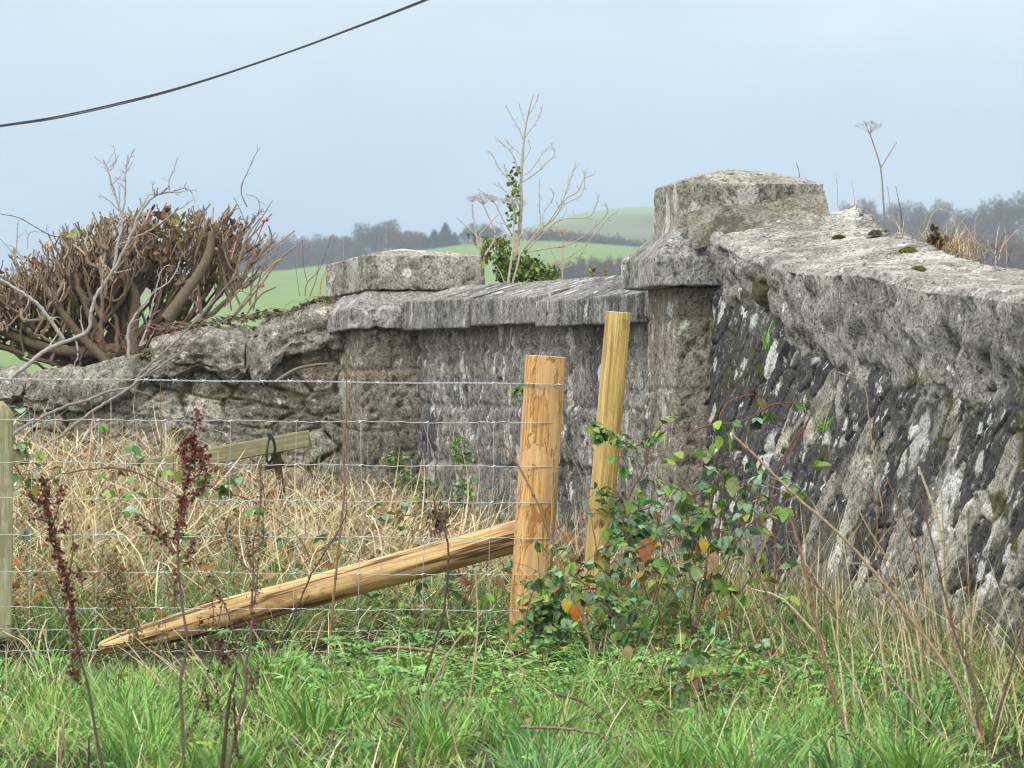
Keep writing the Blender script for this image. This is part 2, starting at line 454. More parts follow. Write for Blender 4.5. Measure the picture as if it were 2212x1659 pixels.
# haze: one closed box round camera, ground and hills
def haze():
    x0, x1, y0, y1, z0, z1 = -1700, 1700, -8, 2760, -8, 220
    v = [(x, y, z) for z in (z0, z1) for y in (y0, y1) for x in (x0, x1)]
    f = [(0, 2, 3, 1), (4, 5, 7, 6), (0, 1, 5, 4), (2, 6, 7, 3), (0, 4, 6, 2), (1, 3, 7, 5)]
    me = bpy.data.meshes.new('haze'); me.from_pydata(v, [], f)
    m = bpy.data.materials.new('haze_air'); m.use_nodes = True; nt = m.node_tree; nt.nodes.clear()
    pv = nt.nodes.new('ShaderNodeVolumePrincipled'); pv.inputs['Color'].default_value = (.60, .73, .84, 1); pv.inputs['Density'].default_value = HAZE
    o = nt.nodes.new('ShaderNodeOutputMaterial'); nt.links.new(pv.outputs[0], o.inputs['Volume'])
    me.materials.append(m); ob = link('haze', me); tag(ob, kind='stuff')
HAZE = .00034
haze()

# ================================================================== MASONRY
D = math.radians
def pier(origin, th, label, shaft, shaft_z, neck, neck_z, cap, cap_z, tilt, seed):
    """u = local y (away along the parapet), v = local x (through the wall)"""
    e = empty('stone_pier', origin, th)
    tag(e, label, 'pier', 'dressed stone piers of the parapet')
    oz = origin[2]
    u0, u1, v0, v1 = shaft
    def joints(P, N):
        zz = (P[..., 2] * 1 + .02 * fbm(P * 3, 2, .5, seed)) / .29
        f = np.abs(zz - np.round(zz)) * .29
        return -.009 * (1 - sm(f, .003, .014))
    s = rough_block([(-.5, v0, v1, u0, u1), (shaft_z - oz, v0, v1, u0, u1)], M_pier, 'shaft', e, .0105, .016, 6, .02, seed, .5, joints)
    # neck stone: fascia, then weathered slope up to the cap
    u0, u1, v0, v1 = neck; zb, zt = neck_z[0] - oz, neck_z[1] - oz
    cu0, cu1, cv0, cv1 = cap
    zs = cap_z[0] - oz - .004
    k = rough_block([(zb, v0, v1, u0, u1), (zt, v0, v1, u0, u1), (zs, cv0 + .012, cv1 - .012, cu0 + .012, cu1 - .012)], M_cope, 'weathered_base_stone', e, .0085, .011, 9, .014, seed + 1, .75)
    z0, z1, z2 = cap_z[0] - oz, cap_z[1] - oz, cap_z[2] - oz
    mv, mu = (cv0 + cv1) / 2, (cu0 + cu1) / 2
    rings = [(z0, cv0, cv1, cu0, cu1), (z1, cv0, cv1, cu0, cu1)]
    for q in (.15, .3, .5, .7, .88):
        h = z1 + (z2 - z1) * (1 - (1 - q) ** (1.9 if seed > 20 else 1.35))
        rings.append((h, cv0 + (mv - cv0) * q, cv1 + (mv - cv1) * q, cu0 + (mu - cu0) * q, cu1 + (mu - cu1) * q))
    rings.append((z2, mv - .03, mv + .03, mu - .03, mu + .03))
    if seed > 20:   # cove at the foot of the near pier's cap
        rings = [(z0 - .05, cv0 - .022, cv1, cu0 - .03, cu1), (z0 - .03, cv0 - .014, cv1, cu0 - .014, cu1), (z0, cv0 - .004, cv1, cu0 - .002, cu1), (z0 + .04, cv0, cv1, cu0, cu1)] + rings[1:]
    c = rough_block(rings, M_cap, 'cap_stone', e, .0085, .0065, 9, .010, seed + 2, .85)
    # the upper stones lean a little down towards the far side
    Rm = Matrix.Translation((0, u0, zb)) @ Matrix.Rotation(-tilt, 4, 'X') @ Matrix.Translation((0, -u0, -zb))
    for o in (k, c): o.data.transform(Rm)
    return e
M_cap = stone_mat('cap_stone', ((.12, .115, .095), (.21, .20, .168), (.33, .315, .275)), (1, 1, .75), lich=.60, lichcol=(.52, .51, .47), dark=.61, ochre=.67, lscale=6, blobs=((6.0, .85), (11.0, .8)))

pier((-.726, 29.70, .7), D(19.8), 'farther stone pier with a cracked, tilted cap stone between rubble wall and middle parapet',
     (0, .72, 0, .58), 1.762, (-.06, .76, -.07, .66), (1.768, 1.862), (.05, .67, .045, .655), (1.965, 2.131, 2.185), D(3.4), 3)
pier((.650, 24.50, .6), D(8.6), 'nearer, taller stone pier with a domed cap stone beside the rough near wing wall',
     (0, .64, 0, .60), 1.886, (-.10, .69, -.10, .62), (1.89, 2.005), (.02, .60, .02, .605), (2.13, 2.300, 2.366), D(.4), 33)

# --- middle parapet between the piers
P1 = np.array([-.444, 29.80]); P2 = np.array([.752, 25.16])
dv = P2 - P1; Lm = float(np.hypot(*dv)); ang = math.atan2(dv[0], -dv[1])      # 14.4 degrees
mw = empty('parapet_wall', (P2[0], P2[1], .6), ang)
tag(mw, 'middle parapet of grey ashlar between the two stone piers, under a sloping slab coping', 'wall')
def ashlar(P, N):
    # courses of blocks on the long faces
    z = P[..., 2] + .015 * fbm(P * 2.5, 2, .5, 70); row = np.floor(z / .265); fz = np.abs(z / .265 - np.round(z / .265)) * .265
    y = P[..., 1] + .17 * np.mod(row * 1.7, 2.3) + .02 * fbm(P * 4, 2, .5, 71); fy = np.abs(y / .52 - np.round(y / .52)) * .52
    e = np.minimum(fz, fy); bid = _h(np.floor(y / .52 + .5).astype(int), row.astype(int), row.astype(int) * 0, 5)
    return -.011 * (1 - sm(e, .003, .016)) + .022 * (bid - .5)
rough_block([(-.4, 0, .42, -.02, Lm), (1.215, 0, .42, -.02, Lm)], M_wall, 'wall_body', mw, .0115, .019, 10, .022, 50, .45, ashlar)
# coping slabs (far to near); z of the fascia bottom falls from near to far
SL = [(3.475, Lm + .02, 1.760, 1.895, -.10, .62), (2.17, 3.425, 1.770, 1.890, -.088, .55), (1.29, 2.16, 1.752, 1.864, -.112, .5), (.50, 1.28, 1.755, 1.872, -.11, .52), (0, .49, 1.782, 1.897, -.08, .6)]
for i, (y0, y1, zb, zt, a, tn) in enumerate(SL):
    rough_block([(zb - .6, a, .52, y0 + .003, y1 - .003), (zt - .6, a, .52, y0 + .003, y1 - .003), (1.376, .20, .225, y0 + .004, y1 - .004)],
                M_cope, 'coping_slab', mw, .0095, .008, 8, .008, 60 + i, tn)
MJ = stone_mat('brown_mortar', ((.09, .07, .05), (.14, .11, .08), (.2, .17, .13)), lich=.7)
rough_block([(1.165, -.085, .50, 3.42, 3.48), (1.28, -.085, .50, 3.42, 3.48), (1.35, .2, .22, 3.425, 3.475)], MJ, 'mortar_joint', mw, .01, .008, 12, .01, 77, .6)
# ------------------------------------------------------------------ rubble walls
def sweep_wall(path, zprof, ns, parent, name, mat, disp, back=True, res_w=.01, loc=(0, 0, 0), flip=False):
    """path(s) -> point and right-hand vector; zprof(s) -> list of (offset, z) from the front foot round to the back foot"""
    S = np.linspace(0, 1, ns)
    prof = [np.array(zprof(s), float) for s in S]
    # samples per segment fixed from the middle profile
    ref = prof[0]; L = np.hypot(*(ref[1:] - ref[:-1]).T); cnt = np.maximum(2, (L / res_w).astype(int))
    if back: cnt[-1] = max(4, cnt[-1] // 6)
    rows = []
    arc = []
    for s, pr in zip(S, prof):
        p, r = path(s); q = []; w = []
        acc = 0
        for j in range(len(pr) - 1):
            t = np.linspace(0, 1, cnt[j], endpoint=(j == len(pr) - 2))[:, None]
            q.append(pr[j] * (1 - t) + pr[j + 1] * t)
            l = np.hypot(*(pr[j + 1] - pr[j])); w.append(acc + t[:, 0] * l); acc += l
        q = np.concatenate(q); w = np.concatenate(w)
        rows.append(np.stack([p[0] + r[0] * q[:, 0], p[1] + r[1] * q[:, 0], q[:, 1]], -1)); arc.append(w)
    P = np.array(rows); W = np.array(arc)
    sg = -1 if flip else 1
    N = sg * grid_normals(P, False)
    ds = np.linalg.norm(np.diff(P[:, 0], axis=0), axis=1); Sx = np.concatenate([[0], np.cumsum(ds)])[:, None] + 0 * W
    rr_ = disp(P, N, Sx, W); d, tint, moss = rr_[:3]; stain = rr_[3] if len(rr_) > 3 else 0 * tint
    P2 = P + N * d[..., None]
    mb = MB(); c = np.stack([tint, stain, moss], -1)
    mb.add(P2.reshape(-1, 3) - np.array(loc), grid_faces(P.shape[0], P.shape[1])[:, ::sg], c.reshape(-1, 3))
    for row, fl in ((0, 0), (-1, 1)):
        v = P2[row] - np.array(loc); cen = v.mean(0)[None]; n = len(v)
        vv = np.concatenate([v, cen]); f = np.array([[i, i + 1, n] for i in range(n - 1)] + [[n - 1, 0, n]])
        if not fl: f = f[:, ::-1]
        mb.add(vv, f, (.5, 0, 0))
    return link(name, mb.mesh(name, mat), parent)

def rubble_disp(sx, sz, dip, depth, amp, pitamp, seed, wv=1.6, mossy=.25, holes=.0, rnd_w=.34, fis=.035):
    def f(P, N, S, W):
        Z = P[..., 2]
        q = np.stack([S, W, N[..., 2] * .2], -1) + seed
        wob = .22 * fbm(q * 2.2, 3, .5, seed); wob2 = .22 * fbm(q * 2.2 + 31, 3, .5, seed + 1)
        a, b = math.cos(dip), math.sin(dip)
        x = (S * a + Z * b) / sx + wob * wv; y = (-S * b + Z * a) / sz + wob2 * wv
        f1, f2, idd = worley(x, y, seed); e = f2 - f1
        d = depth * (sm(e, .01, rnd_w) - .7) + depth * .8 * (idd - .5)
        d -= fis * (1 - sm(e, .0, .045)) * sm(fbm(q * 1.9 + 9, 3, .6, seed + 15), -.25, .25)
        g1, g2, gid = worley(x * 2.9 + 5, y * 2.6, seed + 3)
        d += depth * .45 * (sm(g2 - g1, .0, .3) - .6) + depth * .6 * (gid - .5)
        qr = np.stack([x * sx, y * sz * 1.0, N[..., 2] * .2], -1) + seed
        d += amp * fbm(qr * np.array([5, 14, 5.]), 5, .58, seed + 4)
        pit = vnoise(q * 30, seed + 6) * .5 + vnoise(q * 55, seed + 7) * .5
        d -= pitamp * sm(pit, .56, .8)
        if holes: 
            hn = fbm(q * 3.1, 2, .5, seed + 12); d -= holes * sm(hn, .42, .55) * (1 - sm(e, .1, .3))
        cre = 1 - sm(e, .03, .16)
        moss = cre * sm(fbm(q * 2.6, 3, .5, seed + 8), .2 - mossy, .5 - mossy) * .9
        moss = np.maximum(moss, sm(fbm(q * 7, 2, .5, seed + 9), .52, .60) * .9)
        return d, .2 + .65 * idd, moss
    return f

# near wing wall on the right: starts at the near pier and comes towards the field
def wing_path(s):
    L = 7.4 * s
    return np.array([.800 + .2 * L, 24.46 - .98 * L]), np.array([.98, .196])
ne = [(0, 2.105), (.5, 2.03), (1.0, 1.972), (1.6, 1.935), (2.4, 1.915), (3.2, 1.85), (4.4, 1.795), (7.4, 1.69)]
fe = [(0, 2.22), (.31, 2.14), (1.02, 2.045), (1.45, 1.98), (2.34, 1.91), (3.2, 1.86), (4.4, 1.81), (7.4, 1.70)]
I = lambda L, t: float(np.interp(L, [a for a, _ in t], [b for _, b in t]))
ww = empty('wing_wall', (.8, 24.46, .5))
tag(ww, 'near rubble wing wall on the right, dark stained with white lichen spots, running forward from the taller pier', 'wall')
lo = [(0, 1.86), (.45, 1.80), (.8, 1.70), (1.0, 1.74), (1.3, 1.60), (1.75, 1.55), (2.2, 1.53), (2.6, 1.50), (3.2, 1.44), (3.8, 1.42), (4.6, 1.46), (7.4, 1.34)]
def wing_prof(s):
    L = 7.4 * s; zn = I(L, lo)
    return [(-.10, .25), (.005, zn), (.06, zn + .12), (.45, zn + .15), (.50, .25)]
rd = rubble_disp(.40, .13, D(34), .008, .010, .009, 5, mossy=-.02, holes=.09, rnd_w=.10, fis=.026)
def rdw(P, N, S, W):
    d, tint, moss = rd(P, N, S, W)
    q = np.stack([S * .8 + P[..., 2], W, 0 * W], -1)
    st = .55 * sm(P[..., 2] - 1.28 + .18 * (2.4 - S), -.1, .35) * (1 - sm(S, 1.9, 3.0)) - .04 * sm(S, 1.9, 3.6) - .12 * sm(1.0 - P[..., 2], 0, .3)
    st = st + .25 * fbm(q * 2.0, 3, .5, 90)
    st = st + np.where(tint > .70, -.45, 0) + np.where(tint < .42, .22, 0)
    return d, np.where(tint > .66, np.minimum(1, tint + .2), tint), moss, np.clip(st, -.8, .7)
sweep_wall(wing_path, wing_prof, 640, ww, 'wall_body', M_rub_r, rdw, flip=True, res_w=.0095, loc=(.8, 24.46, .5))
def cope_prof(s):
    L = 7.4 * s
    a, b, zn = I(L, ne), I(L, fe), I(L, lo) + .10 * float(fbm(np.array([[L * 3.6, 3.3, 1.1]]), 3, .6, 51)[0])
    return [(.10, zn - .02), (.03, zn - .01), (-.012, zn + .06), (-.035, (zn + a) / 2 + .03), (-.035, a - .03), (.0, a), (.02 + .25, a * .55 + b * .45), (.585, b), (.60, b - .05), (.56, zn), (.3, zn + .02)]
def cope_disp(P, N, S, W):
    q = np.stack([S, W, 0 * W], -1) + 3
    up = sm(N[..., 2], .55, .85)
    e = 9 + 0 * S
    for jx in (.62, 1.28, 2.55, 3.75, 5.1, 6.3):
        e = np.minimum(e, np.abs(S - jx - .12 * (P[..., 2] - 1.7) + .03 * fbm(q * 4, 2, .5, 2)))
    d = -.045 * (1 - sm(e, .004, .030)) * (1 - .6 * up)
    d = d - .07 * (1 - up) * np.exp(-((S - .98) / .055) ** 2)
    mo = 0 * S
    for ps, pz, rs, rz, dp in ((2.25, 1.70, .05, .04, .06), (3.72, 1.60, .09, .085, .13), (1.55, 1.66, .04, .035, .05), (4.15, 1.56, .05, .04, .07), (.30, 2.02, .05, .035, .07)):
        g0 = np.exp(-((S - ps) / rs) ** 2 - ((P[..., 2] - pz) / rz) ** 2) * (1 - up); d = d - dp * g0; mo = np.maximum(mo, .95 * sm(g0, .35, .7))
    f1, f2, idd = worley(S / .24 + .3 * fbm(q * 3, 2), W / .15, 14)
    d = d + (1 - up) * (.022 * (sm(f2 - f1, 0, .5) - .6) + .022 * (idd - .5))
    g = fbm(q * np.array([9, 16, 1.]), 5, .62, 31)
    d = d + (1 - up) * .024 * g + up * .008 * fbm(q * np.array([7, 10, 1.]), 5, .6, 33)
    pit = vnoise(q * 26, 35) * .6 + vnoise(q * 60, 36) * .4
    d = d - (.017 * (1 - up) + .005 * up) * sm(pit, .54, .72)
    d = d - up * .012 * sm(fbm(q * np.array([2.2, 7, 1.]), 3, .5, 47), .05, .12)
    low = 1 - sm(W, .05, .22)
    d = d + (1 - up) * low * .05 * fbm(q * 5, 3, .5, 40)
    moss = sm(fbm(q * 5, 2, .5, 44), .50, .56) * .9 * (1 - up) * sm(.4 - W, 0, .1)
    return d, .55 + .3 * idd + .15 * up, np.maximum(moss, mo * sm(fbm(q * 8, 2, .5, 61), -.3, .1))
sweep_wall(wing_path, cope_prof, 700, ww, 'coping', M_rough, cope_disp, flip=True, back=False, res_w=.0085, loc=(.8, 24.46, .5))
# mortar fillet where that coping meets the pier cap
v = D(8.6); ex = np.array([math.cos(v), math.sin(v)]); ey = np.array([-math.sin(v), math.cos(v)])
def fillet():
    mb = MB(); n = 60; rows = []
    for i in range(n):
        t = i / (n - 1); base = np.array([.650, 24.5]) + ex * (.05 + .56 * t)
        zb = 2.105 + .115 * t - .07; zt = 2.19 + .075 * t ** .7 + .008 * math.sin(9 * t)
        r = []
        for k in range(14):
            a = k / 13
            p = base + ey * (.03 - .15 * (1 - a) ** 1.3); r.append((p[0], p[1], zb + (zt - zb) * a))
        rows.append(r)
    P = np.array(rows); P += .012 * fbm(P * 14, 4, .6, 3)[..., None]
    mb.add(P.reshape(-1, 3), grid_faces(n, 14)); return mb
MF = stone_mat('lime_mortar', ((.27, .255, .23), (.35, .335, .305), (.43, .415, .385)), lich=.66, dark=.70, ochre=.85, bump=.35)
build(fillet(), 'mortar_fillet', MF, ww)

# moss cushions on the near coping: loose plants of their own
M_moss = leaf_mat('moss', .95, 0, .05)
def moss_cushion(p, a, b, h, label):
    mb = MB(); n = 900
    a *= .6; b *= .6; h *= .55
    th = rg.random(n) * 2 * np.pi; r = np.sqrt(rg.random(n)) * (.85 + .3 * rg.random(n))
    x = a * r * np.cos(th); y = b * r * np.sin(th); z = h * np.sqrt(np.clip(1 - r * r, .02, 1))
    for i in range(n):
        c = np.array([.14, .16, .03] if 'bright' in label or 'yellow' in label else [.09, .095, .045]) * (.5 + .9 * rg.random())
        w = .004; d = rg.normal(size=3) * w; e = rg.normal(size=3) * w
        q = np.array([x[i], y[i], z[i]]); mb.add([q - d, q + e, q + d + (0, 0, .004)], [[0, 1, 2]], c)
    ph = np.linspace(0, 2 * np.pi, 16, endpoint=False); rows = []
    for k in range(6):
        rr = 1 - k / 5.5; rows.append(np.stack([a * rr * np.cos(ph), b * rr * np.sin(ph), np.full(16, h * math.sqrt(max(.02, 1 - rr * rr)))], -1))
    P = np.array(rows); mb.add(P.reshape(-1, 3), grid_faces(6, 16, True), (.06, .075, .015))
    o = link('moss_cushion', mb.mesh('moss_cushion', M_moss), None, p)
    tag(o, label, 'moss', 'moss cushions on the near coping')
for L, off, a, b, h, lb in ((1.22, .47, .05, .10, .022, 'largest bright green moss cushion, in the joint on top of the near coping'),
                        (.62, .50, .035, .06, .014, 'small dull moss cushion at the back edge of the near coping'),
                        (.60, .36, .035, .06, .012, 'small dull moss cushion in front of another on the near coping'),
                        (2.35, .20, .04, .10, .012, 'flat yellow-green moss patch on the near coping, nearest the camera')):
    p, r = wing_path(L / 7.4); t = off / .585
    moss_cushion((p[0] + r[0] * off, p[1] + r[1] * off, I(L, ne) * (1 - t) + I(L, fe) * t - .004), a, b, h, lb)

# far wing wall on the left
def lw_path(s):
    L = 3.3 * s
    return np.array([-.80 - .985 * L, 30.02 + .12 * L]), np.array([.12, .985])
lt = [(0, 1.90), (.18, 1.885), (.30, 1.83), (.62, 1.79), (.95, 1.745), (1.01, 1.62), (1.3, 1.585), (1.6, 1.565), (1.9, 1.56), (3.3, 1.56)]
lc = [(0, 1.69), (.3, 1.64), (.45, 1.50), (.75, 1.55), (.98, 1.53), (1.02, 1.50), (1.3, 1.36), (1.7, 1.38), (2.1, 1.36), (3.3, 1.34)]
lw = empty('rubble_wall', (-.8, 30.02, .8))
tag(lw, 'far rubble wall on the left of the farther pier, brown lichened stones, the cut hedge stump behind it', 'wall')
def lw_prof(s):
    L = 3.3 * s; z = I(L, lc) + .03
    return [(-.05, .6), (.02, z), (.06, z + .02), (.42, z + .03), (.46, .6)]
ldsp = rubble_disp(.24, .13, D(8), .016, .030, .022, 21, wv=2.6, fis=.022, mossy=.22, holes=.14, rnd_w=.08)
sweep_wall(lw_path, lw_prof, 330, lw, 'wall_body', M_rub_l, ldsp, res_w=.0095, loc=(-.8, 30.02, .8))
def big(seed):
    def f(P, N, S, W):
        q = np.stack([S, W, 0 * W], -1) + seed
        g = fbm(q * np.array([7, 13, 1.]), 6, .62, seed)
        ed = np.minimum(S, S.max() - S)
        d = .055 * fbm(q * 3.2, 3, .5, seed + 1) + .05 * g - .05 * (1 - sm(ed, 0, .06))
        pit = vnoise(q * 28, seed + 3) * .6 + vnoise(q * 60, seed + 4) * .4
        d = d - .024 * sm(pit, .5, .78)
        return d, .5 + .25 * g, .9 * sm(fbm(q * 4, 2, .5, seed + 7), .44, .5) * (1 - sm(W, .1, .2))
    return f
M_rough_l = stone_mat('coping_rough_brown', ((.16, .15, .12), (.28, .265, .22), (.45, .43, .38)), lich=.62, dark=.66, ochre=.67, bump=.9)
for i, (a, b) in enumerate(((-.02, .50), (.51, 1.0), (1.03, 1.62), (1.64, 3.3))):
    def pth(s, a=a, b=b): return lw_path((a + (b - a) * s) / 3.3)
    def prf(s, a=a, b=b, i=i):
        L = a + (b - a) * s; zt, zl = I(L, lt) - (.02 if i % 2 else 0), I(L, lc)
        f = -.09 if i < 2 else -.06
        return [(.15, zl + .03), (f + .03, zl), (f, zl + .05), (f + .01, (zt + zl) / 2), (f + .04, zt - .05), (.06, zt), (.40, zt + .02), (.46, zl), (.3, zl + .02)]
    sweep_wall(pth, prf, int((b - a) / .0095), lw, 'coping_stone', M_rough_l, big(80 + 7 * i), back=False, res_w=.0095, loc=(-.8, 30.02, .8))

# ================================================================== FAR TREES
M_tw = bark_mat('far_twigs', .9, 2); M_trunk = bark_mat('far_bark', .9, 2)
def far_tree_meshes(kind, seed):
    """unit tree: height 1, half width .5, made of a trunk with limbs and a crown of many small twig slivers"""
    g = np.random.default_rng(seed); tr, cr = MB(), MB()
    tk = {'bare': (.10, .085, .075), 'rust': (.11, .075, .05), 'conifer': (.06, .045, .03)}[kind]
    top = .95 if kind == 'conifer' else .6
    tube(tr, [(0, 0, -.06), (.01, 0, .3), (0, .01, top)], [.028, .02, .004], 6, tk)
    ends = []
    if kind != 'conifer':
        for k in range(16):
            a = g.random() * 2 * np.pi; h = .12 + .4 * g.random(); r = .25 + .2 * g.random()
            e = np.array([r * np.cos(a), r * np.sin(a), min(.96, h + .25 + .25 * g.random())]); ends.append(e)
            m = np.array([e[0] * .4, e[1] * .4, h + .1]); tube(tr, smooth_path([(0, 0, h), m, e], 6), [.012, .003], 4, tk)
    n = 5200 if kind != 'conifer' else 4200
    if kind == 'conifer':
        z = g.random(n) ** .9; rad = .46 * (1 - z) ** .8 * np.sqrt(g.random(n)) * (1 + .25 * np.sin(z * 40)); a = g.random(n) * 2 * np.pi
        p = np.stack([rad * np.cos(a), rad * np.sin(a), .03 + .95 * z], -1); L = .05; W = .018
        base = np.array([.018, .045, .028])
    else:
        # lobes
        lob = [np.array([0, 0, .66])] + [e * np.array([.85, .85, .92]) for e in ends]
        pick = g.integers(0, len(lob), n); u = g.normal(size=(n, 3)); u /= np.linalg.norm(u, axis=1)[:, None]
        rr = .19 * g.random(n) ** .45
        p = np.array(lob)[pick] + u * rr[:, None] * np.array([1, 1, .9])
        low = g.random(n) < .34; p[low, 2] *= .9 * g.random(low.sum())
        L = .038; W = .009 if kind == 'bare' else .013
        base = np.array([.105, .09, .075]) if kind == 'bare' else np.array([.15, .075, .045])
    d = g.normal(size=(n, 3)) * .6 + p * np.array([1.2, 1.2, 0]) + np.array([0, 0, .7 if kind != 'conifer' else -.1])
    d /= np.linalg.norm(d, axis=1)[:, None]; sd = np.cross(d, g.normal(size=(n, 3))); sd /= np.linalg.norm(sd, axis=1)[:, None]
    L_ = L * (.5 + g.random(n))[:, None]; W_ = W * (.5 + g.random(n))[:, None]
    V = np.stack([p - sd * W_, p + sd * W_, p + d * L_ + sd * W_ * .5, p + d * L_ - sd * W_ * .5], 1).reshape(-1, 3)
    c = base * (.6 + .9 * g.random((n, 1))); c = np.repeat(c, 4, 0)
    cr.add(V, np.arange(n * 4).reshape(-1, 4), c)
    return tr.mesh('trunk', M_trunk), cr.mesh('crown', M_tw, False)
FT = {('bare', 0): far_tree_meshes('bare', 1), ('bare', 1): far_tree_meshes('bare', 2), ('bare', 2): far_tree_meshes('bare', 5),
      ('rust', 0): far_tree_meshes('rust', 3), ('rust', 1): far_tree_meshes('rust', 6), ('conifer', 0): far_tree_meshes('conifer', 4)}
def far_tree(px, top, base, wpx, kind, var, r, label, group):
    e = empty({'bare': 'bare_tree', 'rust': 'russet_tree', 'conifer': 'conifer'}[kind], at(px, base, r))
    h = (base - top) / F * r; w = wpx / F * r
    e.scale = (w * 1.25, w * 1.25, h); e.rotation_euler = (0, 0, rnd.random() * 6)
    t, c = FT[(kind, var)]
    link('trunk', t, e); link('crown', c, e)
    tag(e, label, 'tree', group)
G1 = 'bare trees along the left ridge'; G2 = 'bare trees along the right ridge'; G3 = 'russet trees in the dip of the hills'
i = 0
for px, top in ((470, 545), (505, 532), (545, 520), (575, 528), (606, 512), (640, 520), (668, 508), (700, 516), (728, 505), (756, 512), (590, 545), (650, 545), (705, 545), (760, 540), (885, 498), (905, 512)):
    i += 1
    far_tree(px, top, 600 if px < 650 else 585 if px < 770 else 545, 58, 'bare' if i % 3 else 'rust', i % 3 if i % 3 else 0, 1235 + 12 * (i % 5), 'bare hazy tree in the unbroken tree belt left of the farther pier', G1)
far_tree(795, 484, 578, 72, 'bare', 2, 1230, 'tall bare tree with a forked crown, above the farther pier cap', G1)
far_tree(838, 478, 572, 84, 'bare', 1, 1240, 'tallest and palest bare tree on the left ridge, above the farther pier cap', G1)
far_tree(868, 500, 570, 50, 'bare', 0, 1250, 'smaller bare tree just right of the tallest tree on the left ridge', G1)
for px, top, w, lb in ((918, 508, 26, 'smallest dark conifer, leftmost of the conifer clump'), (938, 496, 40, 'dark conifer of middle height left of the tallest conifer'),
                       (962, 482, 46, 'tallest dark blue-green conifer on the skyline between the piers'), (982, 502, 30, 'low dark conifer at the right end of the conifer clump')):
    far_tree(px, top, 538, w, 'conifer', 0, 1235, lb, 'conifers on the left ridge')
for px, top, w, lb in ((1012, 492, 40, 'bare tree right beside the conifer clump'), (1040, 484, 46, 'rounded bare tree left of the leafless sapling'), (1062, 488, 42, 'bare tree directly behind the leafless sapling')):
    far_tree(px, top, 528, w, 'bare', rnd.randrange(3), 1240, lb, G1)
for k, (px, top) in enumerate(((1190, 575), (1215, 566), (1242, 562), (1270, 556), (1298, 560), (1325, 556), (1352, 558), (1385, 556), (1235, 585), (1290, 582), (1340, 580))):
    far_tree(px, top, 632, 46, 'rust' if k % 2 else 'bare', k % 2, 880 - 8 * k, 'hazy reddish brown tree in the wood between sapling and taller pier', G3)
for k, (px, top, w) in enumerate(((1846, 434, 62), (1876, 438, 60), (1935, 442, 56), (1962, 440, 58), (2010, 434, 60), (2036, 442, 54), (2078, 456, 56), (2112, 448, 64), (2150, 436, 70), (2188, 420, 84), (1905, 462, 50), (1988, 464, 46))):
    lbs = ['rounded bare tree', 'rounded bare tree', 'domed bare tree', 'domed bare tree', 'high domed bare tree', 'rounded bare tree', 'low bare tree', 'bare tree', 'tall bare tree', 'tallest wide bare tree', 'low bare tree', 'low bare tree']
    tail = [' at the left end of the right ridge', ' just left of the tall dry umbel', ' just right of the tall dry umbel', ' behind the grass tuft on the coping', ' right of the grass tuft, above the near coping', ' touching the high domed tree on its right',
            ' in the gap of the right ridge', ' left of the two tallest on the right ridge', ' beside the tallest tree of the right ridge', ' at the right end of the right ridge', ' filling the dip behind the umbel stem', ' filling the dip behind the grass tuft'][k]
    far_tree(px, top, 560, w, 'bare', k % 3, 1240 + 10 * (k % 4), lbs[k] + tail, G2)
for k, (px, top) in enumerate(((1930, 520), (1965, 512), (2000, 520), (2035, 508), (2070, 500), (2105, 508), (2138, 516), (2170, 508), (2205, 512), (2240, 505), (2060, 535), (2120, 540), (2185, 540))):
    far_tree(px, top, 610, 54, 'rust', k % 2, 900 + 6 * (k % 3), 'russet autumn tree in the wood below the right ridge', 'russet trees below the right ridge')
def hedge_line(pts, r, h, label):
    mb = MB(); P = smooth_path(R(0, pts, r), 60)
    for p in P:
        n = 60; q = p + rg.normal(size=(n, 3)) * np.array([1.6, .8, h * .4]) * 1.0
        d = rg.normal(size=(n, 3)) * .35; e = rg.normal(size=(n, 3)) * .35
        mb.add(np.stack([q, q + d, q + e], 1).reshape(-1, 3), np.arange(n * 3).reshape(-1, 3), np.array([.05, .055, .035]))
    o = top_mesh(mb, 'hedge', M_tw, tuple(P[0])); tag(o, label, 'hedge')
hedge_line([(1150, 509), (1230, 514), (1320, 524), (1400, 534)], 1240, 1.2, 'dark field hedge at the foot of the moor hill, left of the taller pier')
hedge_line([(2150, 468), (2180, 462), (2212, 462), (2260, 464)], 2100, 2.0, 'dark hedge along the pale field at the far right')

